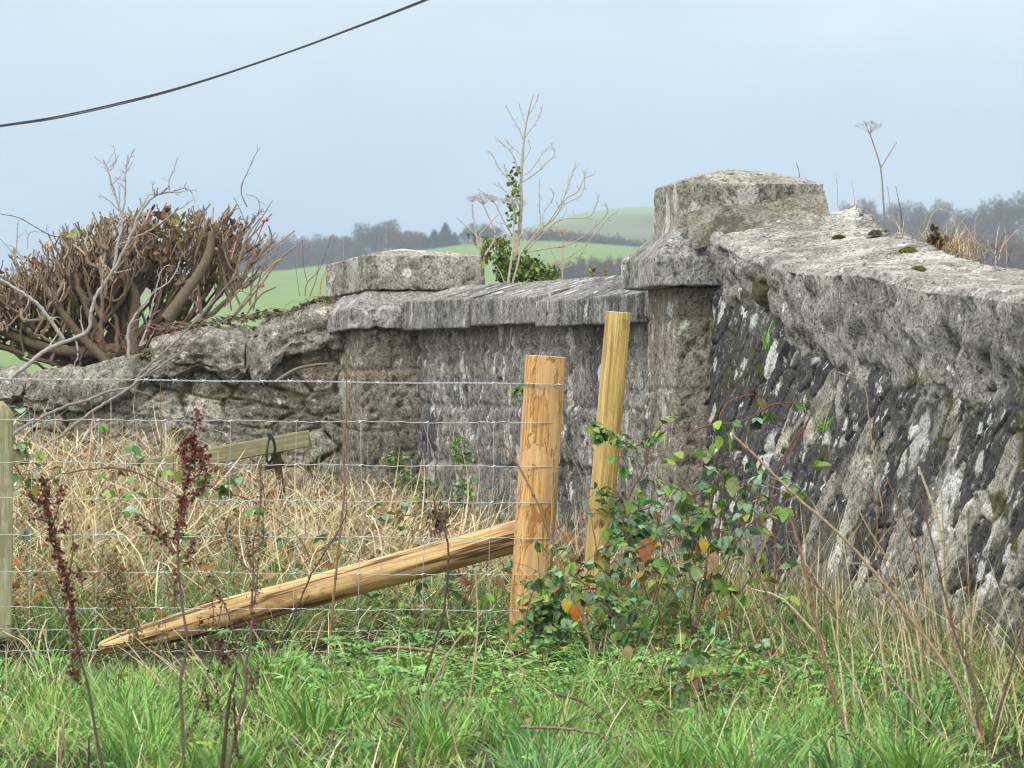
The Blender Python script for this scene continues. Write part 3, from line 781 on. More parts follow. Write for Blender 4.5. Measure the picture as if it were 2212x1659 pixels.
# ================================================================== FENCE AND POSTS
def wood_mat(name, c1, c2, c3, stain, bark=False, scale=1.0, grn=0.0, cracked=False):
    t = NT(name); co = t.coord((1, 1, .06)); raw = t.coord()
    ring = t.n('ShaderNodeTexWave'); ring.wave_type = 'RINGS'; ring.rings_direction = 'Z'
    ring.inputs['Scale'].default_value = 9 * scale; ring.inputs['Distortion'].default_value = 3.2; ring.inputs['Detail'].default_value = 3; ring.inputs['Detail Scale'].default_value = 1.6
    t.l(t.coord((1, .25, .10)), ring.inputs[0])
    g = t.noise(co, 55, 6, .65)
    c = t.ramp(g, [(.32, c1), (.5, c2), (.68, c3)])
    c = t.mix(t.ramp(ring.outputs[0], [(.0, .45), (.3, 0.0)]), c, c1)
    fine = t.noise(t.coord((1, 1, .03)), 160, 4, .7); c = t.mix(1.0, c, t.ramp(fine, [(.35, .6), (.5, 1.0), (.7, 1.2)]), 'MULTIPLY')
    dirt = t.noise(raw, 14, 5, .7); c = t.mix(t.ramp(dirt, [(.58, 0.0), (.72, .6)]), c, (.16, .10, .05))
    s = t.noise(t.coord((1, 1, .3)), 9, 6, .7, .8)
    c = t.mix(t.ramp(s, [(.52, 0.0), (.60, .8)]), c, stain)
    if cracked:
        ck = t.noise(t.coord((1, 1, .045)), 15, 4, .55, .3)
        c = t.mix(t.ramp(ck, [(.455, 0.0), (.485, .95), (.50, .95), (.53, 0.0)]), c, (.07, .035, .015)) if not bark else c
    if bark:
        p = t.noise(t.coord((1, 1, .28)), 13, 6, .62, .6)
        ed = t.ramp(p, [(.485, 0.0), (.50, 1.0), (.515, 0.0)])
        c = t.mix(t.ramp(p, [(.495, 0.0), (.505, .55)]), c, (.62, .40, .20))
        c = t.mix(ed, c, (.20, .08, .03))
        k = t.n('ShaderNodeTexVoronoi'); k.inputs['Scale'].default_value = 6; t.l(t.coord((1, 1, .55)), k.inputs[0])
        c = t.mix(t.ramp(k.outputs[0], [(.07, .9), (.14, 0.0)]), c, (.13, .05, .02))
        nb = t.bump(p, .5, .01)
    else: nb = None
    if grn:
        c = t.mix(t.ramp(t.noise(raw, 6, 4, .6), [(.4, 0.0), (.6, grn)]), c, (.16, .18, .07))
    return t.out(c, .6, t.bump(g, .35, .004, nb), 0, .3)
M_post = wood_mat('fresh_peeled_log', (.36, .18, .05), (.58, .34, .11), (.70, .47, .18), (.26, .11, .03), True)
M_post2 = wood_mat('machined_pine', (.32, .20, .06), (.50, .35, .12), (.60, .45, .18), (.36, .24, .08), False, 1.2)
M_strut = wood_mat('cracked_log', (.30, .17, .06), (.56, .38, .16), (.68, .50, .26), (.24, .13, .05), False, .8, 0.0, True)
M_oldw = wood_mat('weathered_board', (.15, .135, .08), (.28, .25, .15), (.38, .35, .23), (.12, .10, .06), False, 1.4, .5)
def log(name, A, B, rA, rB, mat, label, cat, sides=40, n=110, wob=.004, cracks=(), seed=0, flare=0, group=None, part=None):
    """round log from A to B in its own frame: local z along the log"""
    A, B = Vector(A), Vector(B); d = B - A; L = d.length
    mb = MB(); t = np.linspace(0, 1, n)[:, None]; a = np.linspace(0, 2 * np.pi, sides, endpoint=False)[None, :]
    r = (rA + (rB - rA) * t if rA > .02 else rA + (rB - rA) * np.minimum(1, t / .30) ** .5) + 0 * a
    if flare: r = r + flare * np.exp(-t * 8)
    P = np.stack([r * np.cos(a), r * np.sin(a), L * t + 0 * a], -1)
    dd = wob * fbm(P * np.array([8, 8, 2.5]), 4, .55, seed) + .4 * wob * fbm(P * np.array([40, 40, 6.]), 3, .6, seed + 3)
    for ang, wd, dp, t0, t1 in cracks:
        da = np.abs((a - ang - .25 * np.sin(t * 7 + ang) - .5 * (t - .5) + np.pi) % (2 * np.pi) - np.pi)
        dd = dd - dp * (1 - sm(da, 0, wd)) * sm(t, t0, t0 + .08) * (1 - sm(t, t1 - .08, t1))
    nr = P.copy(); nr[..., 2] = 0; nr /= np.linalg.norm(nr, axis=-1)[..., None]
    P = P + nr * dd[..., None]
    mb.add(P.reshape(-1, 3), grid_faces(n, sides, True))
    for k, fl in ((-1, 0), (0, 1)):
        rim = P[k]; cen = rim.mean(0); rows = [rim, cen + (rim - cen) * .94 + (0, 0, .002 if k else -.002), cen + (rim - cen) * .5, cen + (rim - cen) * .03]
        rows = np.array(rows); f = grid_faces(4, sides, True); mb.add(rows.reshape(-1, 3), f if k else f[:, ::-1])
    if part is not None:
        o = link(name, mb.mesh(name, mat), part)
        return o
    o = link(name, mb.mesh(name, mat), None, A)
    o.rotation_euler = d.to_track_quat('Z', 'Y').to_euler()
    tag(o, label, cat, group)
    return o
FY = 21.5
A, B = at(1139, 1400, FY + .08), at(1178.5, 770, FY + .08)
log('strainer_post', A + (A - B) * .25, B, .071, .0705, M_post, 'thick honey-coloured peeled log post at the end of the wire fence', 'fence post', wob=.005, seed=4,
    cracks=((4.3, .05, .006, .1, .6),))
log('fence_post', at(1287, 1250, 22.3) + (at(1287, 1250, 22.3) - at(1335, 675, 22.3)) * .2, at(1335.5, 675, 22.3), .0465, .0455, M_post2,
    'slimmer smooth yellow post leaning right, behind the thick end post', 'fence post', wob=.0025, seed=9)
# strut of the strainer post: lies from the post down to the left
A, B = at(215, 1402, 21.5), at(1132, 1153, 21.72)
log('strut_log', A, B, .014, .056, M_strut, 'long split yellow log propped slanting from the grass to the thick end post', 'strut', n=260, wob=.006, seed=12,
    cracks=((4.6, .07, .016, .12, .8), (5.4, .05, .012, .3, .95), (3.9, .05, .014, .05, .6), (.3, .05, .01, .2, .9), (5.0, .04, .008, .05, .4)))
M_oldp = wood_mat('greened_post', (.22, .21, .12), (.32, .31, .19), (.42, .40, .27), (.22, .20, .11), False, 1.2, .35)
# post at the left edge
sq = rough_block([(-.35, -.07, .07, -.05, .05), (.45, -.065, .065, -.05, .05), (.49, -.045, .035, -.04, .04)], M_oldp, 'fence_post', None, .012, .006, 6, .004, 91, .5)
sq.location = at(-18, 1165, 21.75); sq.rotation_euler = (0, D(1), D(12)); tag(sq, 'squared greenish old wooden post cut by the left edge of the picture', 'fence post')
# weathered board against the rubble wall
def board(A, B, w, th, name, mat, label, cat, seed):
    A, B = Vector(A), Vector(B); d = B - A
    o = rough_block([(0, -w / 2, w / 2, -th / 2, th / 2), (d.length, -w / 2 * .96, w / 2 * .96, -th / 2, th / 2)], mat, name, None, .009, .004, 5, .003, seed, .5)
    o.location = A; z = d.normalized(); y = Vector((0.05, 1, 0)); x = y.cross(z).normalized(); y = z.cross(x)
    o.rotation_euler = Matrix((x, y, z)).transposed().to_euler(); tag(o, label, cat); return o
board(at(330, 1008, 27.4), at(668, 947, 27.2), .078, .03, 'wooden_rail', M_oldw, 'grey-green weathered board with two nails lying against the far rubble wall', 'board', 95)
mb = MB()
M_iron = bark_mat('rusty_iron', .8, 40); M_zip = leaf_mat('black_plastic', .5, 0)
rust = (.09, .055, .045)
for x0, x1, y0, y1, dx in ((596, 612, 970, 1075, 14),):
    P = [at(x0, y0, 27.3), at(x0 + dx, y1, 27.3)]
    tube(mb, P, .016, 4, rust); tube(mb, [at(x0 - 24, 1010, 27.3), at(x1 + 2, 1000, 27.3)], .012, 4, rust); tube(mb, [at(x0 - 2, 975, 27.3), at(x0 + 6, 1010, 27.3)], .022, 4, rust)
o = top_mesh(mb, 'iron_stake', M_iron, at(610, 1075, 27.3)); tag(o, 'short rusty iron stake with a cross bar under the end of the weathered board', 'stake')
mb = MB(); lp = [at(x, y, z) for x, y, z in ((583, 940, 27.15), (578, 962, 27.13), (576, 992, 27.13), (584, 998, 27.2), (594, 970, 27.15), (588, 944, 27.13), (583, 940, 27.15))]
tube(mb, smooth_path(lp, 40), .006, 6, (.03, .035, .04)); tube(mb, [at(581, 936, 27.12), at(586, 950, 27.12)], .009, 4, (.02, .02, .02))
o = top_mesh(mb, 'cable_tie', M_zip, at(583, 995, 27.2)); tag(o, 'black cable tie looped round the weathered board', 'cable tie')

# wire netting
t = NT('galvanised_wire'); b = t.n('ShaderNodeBsdfPrincipled'); b.inputs['Base Color'].default_value = (.44, .49, .52, 1); b.inputs['Metallic'].default_value = .6; b.inputs['Roughness'].default_value = .42
o_ = t.n('ShaderNodeOutputMaterial'); t.l(b.outputs[0], o_.inputs[0]); M_wire = t.m
nets = [(906, 914), (998, 1009), (1076, 1087), (1155, 1164), (1234, 1243), (1312, 1320), (1359, 1366), (1405, 1412)]
WR = .00155
nf = empty('wire_netting', at(1150, 1405, FY)); tag(nf, 'square mesh stock netting stapled to the thick end post', 'wire fence')
def px2line(y0, y1, px): return y0 + (y1 - y0) * px / 1200
for k, (y0, y1) in enumerate(nets):
    mb = MB(); pts = []
    for px in np.arange(-900, 1100, 9.0):
        yy = px2line(y0, y1, px) + 1.3 * math.sin(px / 46 + k * 2) + .8 * math.sin(px * 2 * math.pi / 44) + rnd.uniform(-.3, .3)
        pts.append(at(px, yy, FY - .006))
    xr = 1216 - (k * 4.2)
    for q in range(14):   # round the front of the post
        px = 1105 + (xr - 1105) * q / 13; tq = (px - (1160 - k * 4)) / 50
        pts.append(at(px, px2line(y0, y1, px), FY + .08 - math.sqrt(max(.02, 1 - min(1, abs(tq)) ** 2)) * .079))
    tube(mb, pts, WR, 5, (.5, .5, .5)); build(mb, 'line_wire', M_wire, nf)
for k, (xt, xb) in enumerate(((-788, -796), (-645, -653), (-502, -510), (-359, -367), (-216, -225), (-73, -82), (70, 61), (213, 204), (355, 348), (498, 489), (640, 632), (782, 774), (925, 910), (1065, 1054))):
    mb = MB(); pts = []
    for i in range(8):
        y0, y1 = nets[i]; px = xt + (xb - xt) * i / 7 + (.0 if k < 11 else 3 * math.sin(i * 1.3 + k))
        pts.append(at(px, px2line(y0, y1, px), FY - .009))
    P = smooth_path(pts, 60); tube(mb, P, WR * .8, 5, (.5, .5, .5))
    for p in pts:
        p = np.array(p); tube(mb, [p - (.006, 0, .003), p + (.006, 0, .003)], .0034, 5, (.5, .5, .5))
    build(mb, 'stay_wire', M_wire, nf)
mb = MB(); tube(mb, smooth_path([at(1201, 914, FY), at(1196, 960, FY - .0), at(1193, 1009, FY), at(1192, 1087, FY), at(1189, 1164, FY), at(1187, 1243, FY)], 40), WR * .8, 5)
build(mb, 'stay_wire', M_wire, nf)
# barbed wire
bwr = empty('barbed_wire', at(1180, 828, FY)); tag(bwr, 'twisted barbed wire strung above the netting to the thick end post', 'barbed wire')
def bw_y(px): return 818 + 12 * px / 1200
pxs = np.arange(-900, 1222, 3.0); st = MB()
def bw_pt(px):
    Y = FY - .004
    if px > 1128: Y = FY + .075 - math.sqrt(max(.02, 1 - min(1, abs((px - 1178) / 47)) ** 2)) * .082
    return np.array(at(px, bw_y(px) + .8 * math.sin(px / 60), Y))
for ph in (0, math.pi):
    P = np.array([bw_pt(px) + .0022 * np.array([0, math.sin(px / 3.2 + ph), math.cos(px / 3.2 + ph)]) for px in pxs]); tube(st, P, .0013, 5)
build(st, 'strand', M_wire, bwr)
barb = MB()
for v_ in ((1, -.3, 1), (-1, .3, -1), (1, .4, -.9), (-.9, -.4, .9)):
    tube(barb, [(0, 0, 0), np.array(v_) * .0105], [.0014, .0006], 5)
tube(barb, [(-.006, 0, 0), (.006, 0, 0)], .0042, 6)
bm_ = barb.mesh('barb', M_wire)
for px in list(np.arange(-872.5, 1100, 62.5)) + [1150, 1206]:
    o = link('barb', bm_, bwr, Vector(bw_pt(px)) - bwr.location); o.rotation_euler = (rnd.uniform(-.5, 3), rnd.uniform(-.3, .3), rnd.uniform(-.3, .3))
# overhead cables
M_cab = leaf_mat('black_cable', .6, 0)
pts = [(-1400, 380), (-900, 362), (-500, 335), (-90, 285), (0, 271), (100, 256), (180, 240), (280, 217), (370, 194), (470, 164), (560, 134), (660, 99), (760, 61), (840, 30), (920, -2), (1000, -36), (1400, -220), (2000, -540)]
for dy, r, lb in ((0, .0050, 'upper of two dark overhead cables crossing the sky at the top left'), (2.5, .0040, 'lower, thinner of two dark overhead cables at the top left')):
    mb = MB(); P = smooth_path(R(0, [(x, y + dy * (1 + .5 * math.sin(x / 130))) for x, y in pts], 33), 120); tube(mb, P, r, 6, (.055, .05, .06))
    o = top_mesh(mb, 'overhead_cable', M_cab, tuple(P[0])); tag(o, lb, 'cable', 'overhead cables')

# ================================================================== PLANTS: BUILDERS
def blades(mb, root, L, W, az, lean, curl, col, seg=4, tipk=.7, twist=.6):
    n = len(root); d = np.stack([np.cos(az), np.sin(az), 0 * az], -1)
    sa = az + np.pi / 2 + twist * (rg.random(n) - .5) * 2; sd = np.stack([np.cos(sa), np.sin(sa), 0 * sa], -1)
    p = root.copy(); rows = []
    for k in range(seg + 1):
        t = k / seg; w = W * (1 - t) ** tipk + W * .06
        rows += [p - sd * w[:, None] / 2, p + sd * w[:, None] / 2]
        a = lean + curl * (t + .5 / seg)
        p = p + (L / seg)[:, None] * (np.sin(a)[:, None] * d + np.cos(a)[:, None] * np.array([0, 0, 1.]))
    V = np.stack(rows, 1); m = 2 * (seg + 1)
    f = np.array([[2 * k, 2 * k + 1, 2 * k + 3, 2 * k + 2] for k in range(seg)])
    Fc = (np.arange(n)[:, None, None] * m + f[None]).reshape(-1, 4)
    mb.add(V.reshape(-1, 3), Fc, np.repeat(col, m, 0))
def rotm(az, tilt, roll):
    ca, sa, ct, st, cr, sr = np.cos(az), np.sin(az), np.cos(tilt), np.sin(tilt), np.cos(roll), np.sin(roll)
    z = 0 * az; o = z + 1
    Rz = np.stack([ca, -sa, z, sa, ca, z, z, z, o], -1).reshape(-1, 3, 3)
    Ry = np.stack([ct, z, st, z, o, z, -st, z, ct], -1).reshape(-1, 3, 3)
    Rx = np.stack([o, z, z, z, cr, -sr, z, sr, cr], -1).reshape(-1, 3, 3)
    return Rz @ Ry @ Rx
def leaf_template(w=.62, serr=.05, n=7, fold=.18, curl=.18):
    v = []; 
    for i in range(n):
        t = i / (n - 1); h = w / 2 * math.sin(math.pi * t ** .8) ** .8 if 0 < t < 1 else 0.0
        h *= 1 + (serr if i % 2 else -serr); z = -curl * t * t
        v += [(t, -h, z + fold * h), (t, 0, z), (t, h, z + fold * h)]
    f = []
    for i in range(n - 1):
        a = 3 * i; f += [[a, a + 1, a + 4, a + 3], [a + 1, a + 2, a + 5, a + 4]]
    return np.array(v), np.array(f)
LT = leaf_template()
def leaves(mb, pos, size, az, tilt, roll, col, tpl=None):
    V, f = tpl or LT; n = len(pos); M = rotm(az, tilt, roll)
    P = np.einsum('nij,kj->nki', M, V) * size[:, None, None] + pos[:, None, :]
    Fc = (np.arange(n)[:, None, None] * len(V) + f[None]).reshape(-1, f.shape[1])
    mb.add(P.reshape(-1, 3), Fc, np.repeat(col, len(V), 0))
M_grass = leaf_mat('grass_blades', .38, .22, .16); M_dry = leaf_mat('dry_grass', .7, .15, .06); M_leaf = leaf_mat('leaf', .5, .18, .16)
M_stem = bark_mat('plant_stem', .85, 120); M_bark = bark_mat('branch_bark', .85, 70)
def mixcol(pal, n, jit=.18):
    pal = np.array(pal, float); i = rg.integers(0, len(pal), n); c = pal[i] * (1 + jit * rg.normal(size=(n, 1)))
    c *= 1 + .06 * rg.normal(size=(n, 3)); return np.clip(c, .005, .9)

# ================================================================== GRASS AND GROUND COVER (nobody could count it)
def scatter(n, x0, x1, y0, y1, keep=None):
    """spread over the wedge the picture sees plus a margin"""
    Y = y0 + (y1 - y0) * rg.random(n); X = x0 + (x1 - x0) * rg.random(n)
    if keep is not None:
        k = rg.random(n) < keep(X, Y); X, Y = X[k], Y[k]
    return X, Y
def wallx(Y):  # face of the near wing wall
    return .80 + .2 * (24.46 - Y) / .98 - .06
def field_grass():
    mb = MB()
    pf = lambda X, Y: fbm(np.stack([X * 2.2, Y * 1.1, 0 * X], -1), 3, .5, 60)
    X, Y = scatter(100000, -3.9, 2.3, 15.2, 21.9, lambda X, Y: (X < wallx(Y) - .02) * (.62 + .8 * sm(pf(X, Y), -.3, .3)) * (1 - .75 * sm(Y, 21.2, 21.9)) * (1 - .5 * sm(Y, 18.2, 19.2) * sm(X, -.6, .0)))
    n = len(X); h = pf(X, Y)
    L = (.045 + .085 * rg.random(n) ** 1.3) * (1 + .9 * np.clip(h, -.6, .6)) * (1 - (.45 + .3 * sm(-X, .5, .8)) * sm(Y, 19.8, 21.0))
    W = .0036 + .0045 * rg.random(n)
    col = mixcol([(.16, .33, .05), (.20, .39, .07), (.13, .28, .05), (.25, .43, .08), (.17, .34, .09), (.32, .46, .12)], n)
    dry = rg.random(n) < .16; col[dry] = mixcol([(.42, .36, .18), (.32, .26, .13)], dry.sum())
    az = rg.random(n) * 2 * np.pi; lean = .15 + .7 * rg.random(n); curl = .2 + 1.7 * rg.random(n)
    h2 = fbm(np.stack([X * 3.1, Y * 1.3, 0 * X], -1), 3, .6, 222); col = col * (1 + .45 * h2)[:, None] * np.array([1, 1, 1]); yl = sm(h2, .1, .5)[:, None]; col = col * (1 - .45 * yl) + .45 * yl * np.array([.30, .30, .10])
    blades(mb, np.stack([X, Y, gz(X, Y) - .01], -1), L, W, az, lean, curl, col)
    # lusher tufts with long arching blades
    tuf = [(rnd.uniform(-2.1, 1.2), rnd.uniform(15.9, 20.9)) for _ in range(120)] + [(-.32, 19.6), (-.25, 19.2), (-.45, 20.0), (-.15, 19.7), (.55, 17.2), (-1.0, 17.0), (.1, 17.4)]
    for tx, ty in tuf:
        if tx > wallx(ty) - .1 or (ty > 18 and tx > -.4 and rnd.random() < .7): continue
        m = rnd.randrange(30, 130); sp = rnd.uniform(.03, .09)
        x = tx + sp * rg.normal(size=m); y = ty + sp * rg.normal(size=m)
        L = rnd.uniform(.09, .25) * (1 - .4 * (ty > 19.8)) * (.5 + .7 * rg.random(m)); a = np.arctan2(y - ty, x - tx) + .6 * rg.normal(size=m)
        base = np.array(rnd.choice([(.15, .32, .06), (.19, .38, .09), (.22, .41, .08), (.15, .30, .10)]))
        col = base * (1 + .2 * rg.normal(size=(m, 1))); k = rg.random(m) < .05; col[k] = (.45, .38, .2)
        blades(mb, np.stack([x, y, gz(x, y) - .01], -1), L, (.0055 + .0045 * rg.random(m)), a, .1 + .3 * rg.random(m), .4 + 1.1 * rg.random(m), np.clip(col, .01, 1), 5)
    o = link('grass', mb.mesh('grass', M_grass)); tag(o, kind='stuff')
field_grass()
STRAW = [(.60, .50, .31), (.68, .59, .39), (.50, .41, .24), (.76, .68, .49), (.28, .19, .10), (.56, .47, .27), (.20, .13, .07), (.38, .38, .18), (.62, .54, .37)]
def dry_grass():
    mb = MB()
    dens = lambda X, Y: (X < wallx(Y) - .03) * (.35 + .65 * sm(-X + .25 * (Y - 24), -.9, .4)) * (.4 + .9 * sm(fbm(np.stack([X * 2, Y * .8, 0 * X], -1), 3, .5, 77), -.35, .3))
    X, Y = scatter(27000, -4.6, 1.4, 21.55, 29.6, dens)
    n = len(X); low = 1 - .62 * sm(X, -1.75, -1.0) * sm(Y, 24.5, 27.5); L = (.14 + .36 * rg.random(n)) * low; z = gz(X, Y) + (.06 + .20 * rg.random(n)) * sm(-X, -.6, .6) * sm(Y, 21.8, 23.5)
    arch = rg.random(n) < .5; lean = np.where(arch, .15 + .6 * rg.random(n), .95 + .75 * rg.random(n)); curl = np.where(arch, 1.3 + 1.4 * rg.random(n), .9 * rg.normal(size=n))
    az = np.where(rg.random(n) < .5, 0, np.pi) + .75 * rg.normal(size=n)
    blades(mb, np.stack([X, Y, z], -1), L, .0036 + .0038 * rg.random(n), az, lean, curl, mixcol(STRAW, n), 5, .4)
    # loose tangle lying on top
    X, Y = scatter(15000, -4.6, 1.0, 21.9, 28.8, lambda X, Y: dens(X, Y) * sm(Y, 21.8, 23.5)); n = len(X)
    z = gz(X, Y) + .04 + .18 * rg.random(n) * (1 - .9 * sm(X, -1.75, -1.0))
    blades(mb, np.stack([X, Y, z], -1), .16 + .34 * rg.random(n), .0036 + .0032 * rg.random(n), np.where(rg.random(n) < .5, 0, np.pi) + .7 * rg.normal(size=n), .9 + .9 * rg.random(n), 1.2 * rg.normal(size=n), mixcol(STRAW, n), 4, .3)
    # strip along the foot of the near wall and tall pale straws
    X, Y = scatter(15000, .2, 2.0, 16.2, 24.2, lambda X, Y: (X < wallx(Y) - .02) * sm(X - wallx(Y), -.9, -.15)); n = len(X); tall = (rg.random(n) < .22) * sm(X - wallx(Y), -.8, -.3)
    blades(mb, np.stack([X, Y, gz(X, Y)], -1), .10 + .26 * rg.random(n) ** 1.2 + .30 * tall, .0026 + .0022 * rg.random(n), rg.random(n) * 6.28, .15 + .8 * rg.random(n), 1.0 * rg.random(n), mixcol(STRAW, n), 4, .4)
    X, Y = scatter(4200, -2, 1.4, 16.2, 21.3, lambda X, Y: (X < wallx(Y) - .1) * (.25 + .9 * sm(np.abs(X - .55), .5, .1) * sm(np.abs(Y - 19.0), 1.3, .3))); n = len(X)
    blades(mb, np.stack([X, Y, gz(X, Y)], -1), .08 + .2 * rg.random(n), .0024 + .002 * rg.random(n), rg.random(n) * 6.28, .3 + 1.0 * rg.random(n), .6 * rg.random(n), mixcol(STRAW, n), 4, .3)
    o = link('dry_grass', mb.mesh('dry_grass', M_dry)); tag(o, kind='stuff')
    mb = MB()   # green blades among the straw
    X, Y = scatter(100000, -4.6, 1.4, 21.75, 28.6, lambda X, Y: (X < wallx(Y) - .03) * (.25 + 1.3 * sm(fbm(np.stack([X * 1.6, Y * .7, 0 * X], -1), 3, .5, 123), -.05, .4)) * (.30 + .9 * (1 - sm(Y, 22.2, 25.0)))); n = len(X)
    blades(mb, np.stack([X, Y, gz(X, Y)], -1), .10 + (.22 - .12 * sm(Y, 24.5, 27)) * rg.random(n) ** 1.4, .0035 + .003 * rg.random(n), rg.random(n) * 6.28, .1 + .6 * rg.random(n), .3 + 1.3 * rg.random(n),
           mixcol([(.16, .31, .06), (.12, .24, .05), (.21, .35, .09), (.27, .36, .11), (.11, .22, .06)], n), 4)
    X, Y = scatter(11000, .2, 2.0, 16.2, 24.2, lambda X, Y: (X < wallx(Y) - .02) * sm(X - wallx(Y), -.9, -.2)); n = len(X)
    blades(mb, np.stack([X, Y, gz(X, Y)], -1), .12 + .26 * rg.random(n), .0035 + .003 * rg.random(n), rg.random(n) * 6.28, .1 + .6 * rg.random(n), .3 + 1.2 * rg.random(n),
           mixcol([(.15, .30, .06), (.11, .23, .05), (.19, .34, .09)], n), 4)
    o = link('bank_grass', mb.mesh('bank_grass', M_grass)); tag(o, kind='stuff')
dry_grass()
def ground_cover():
    """feathery low leaves between the post and the front, small leaves on the bank"""
    mb = MB(); 
    den = lambda X, Y: (X < wallx(Y) - .03) * np.clip(sm(Y, 18.0, 19.3) * (1 - sm(Y, 21.6, 22.2)) * sm(X, -.95, -.2) + .55 * sm(X - wallx(Y), -.9, -.3), 0, 1) * (.45 + .6 * sm(fbm(np.stack([X * 3, Y * 1.5, 0 * X], -1), 2, .5, 8), -.3, .3))
    X, Y = scatter(5200, -1.2, 2.0, 16.6, 22.2, den); X2, Y2 = scatter(200, -2.4, 1.6, 15.9, 21.3, lambda X, Y: X < wallx(Y) - .05); X = np.concatenate([X, X2]); Y = np.concatenate([Y, Y2])
    n = len(X); lt = leaf_template(.46, .2, 5, .1, .1)
    az = rg.random(n) * 6.28; L = .05 + .06 * rg.random(n); h = .03 + .085 * rg.random(n); z = gz(X, Y) + h
    base = mixcol([(.14, .31, .07), (.18, .37, .09), (.10, .24, .06), (.24, .42, .12), (.20, .34, .06)], n)
    for k in range(6):
        t = (k + .6) / 6
        for sgn in (-1, 1):
            p = np.stack([X + np.cos(az) * L * t, Y + np.sin(az) * L * t, z + .02 * t - .02 * t * t], -1)
            leaves(mb, p, L * .38 * (1.1 - .75 * t), az + sgn * 1.0, .1 + .3 * rg.normal(size=n), .3 * rg.normal(size=n), base * (1 + .12 * rg.normal(size=(n, 1))), lt)
    leaves(mb, np.stack([X + np.cos(az) * L, Y + np.sin(az) * L, z], -1), L * .25, az, .1 * np.ones(n), 0 * az, base, lt)
    o = link('ground_cover', mb.mesh('ground_cover', M_leaf)); tag(o, kind='stuff')
    mb = MB()   # dead leaves lying in the straw
    X, Y = scatter(3400, -2.8, .8, 21.8, 28.5, lambda X, Y: (X < wallx(Y) - .03) * .5); n = len(X)
    leaves(mb, np.stack([X, Y, gz(X, Y) + .05 + .2 * rg.random(n)], -1), (.022 + .03 * rg.random(n)), rg.random(n) * 6.28, .6 * rg.normal(size=n), 1.2 * rg.normal(size=n),
           mixcol([(.26, .11, .05), (.36, .18, .08), (.15, .07, .04), (.42, .24, .12), (.30, .12, .05)], n), leaf_template(.7, .25, 7, .5, .6))
    X, Y = scatter(60, -1.8, 1.0, 17.5, 21.5); n = len(X)
    leaves(mb, np.stack([X, Y, gz(X, Y) + .05], -1), .03 + .03 * rg.random(n), rg.random(n) * 6.28, .4 * rg.normal(size=n), rg.normal(size=n), mixcol([(.22, .10, .05), (.30, .16, .09)], n), leaf_template(.8, .1, 6, .5, .6))
    o = link('leaf_litter', mb.mesh('leaf_litter', M_leaf)); tag(o, kind='stuff')
ground_cover()

# ================================================================== WOODY PLANTS
def twigs(mb, P, r0, r1, depth, col, dens=5, spread=.8, lenf=.35, up=.25, sides=5):
    """a limb along P with side twigs growing from it"""
    P = np.asarray(P); n = len(P); tube(mb, P, np.linspace(r0, r1, n), sides, col, .18, endcol=np.minimum(1, np.array(col) * 1.5))
    if depth <= 0: return
    L = np.linalg.norm(np.diff(P, axis=0), axis=1).sum()
    for k in range(dens):
        i = int(n * (.2 + .78 * (k + rnd.random()) / dens)); i = min(n - 2, max(0, i))
        d = P[i + 1] - P[i]; d = d / (np.linalg.norm(d) + 1e-9)
        v = rg.normal(size=3) * np.array([1, .6, 1]); v -= d * v.dot(d); v /= np.linalg.norm(v)
        dd = d * .8 + v * spread + np.array([0, 0, up]); dd /= np.linalg.norm(dd)
        l = L * lenf * (.5 + .8 * rnd.random()) * (1 - .45 * i / n)
        q = [P[i]]; m = 5
        for j in range(m):
            dd = dd + rg.normal(size=3) * .22; dd /= np.linalg.norm(dd); q.append(q[-1] + dd * l / m)
        rr = max(.0009, (r0 + (r1 - r0) * i / n) * .55)
        twigs(mb, smooth_path(q, 8), rr, max(.0008, rr * .4), depth - 1, col, max(2, dens - 1), spread, lenf * 1.05, up, sides)

def wp(p, n=24): return smooth_path(p, n)
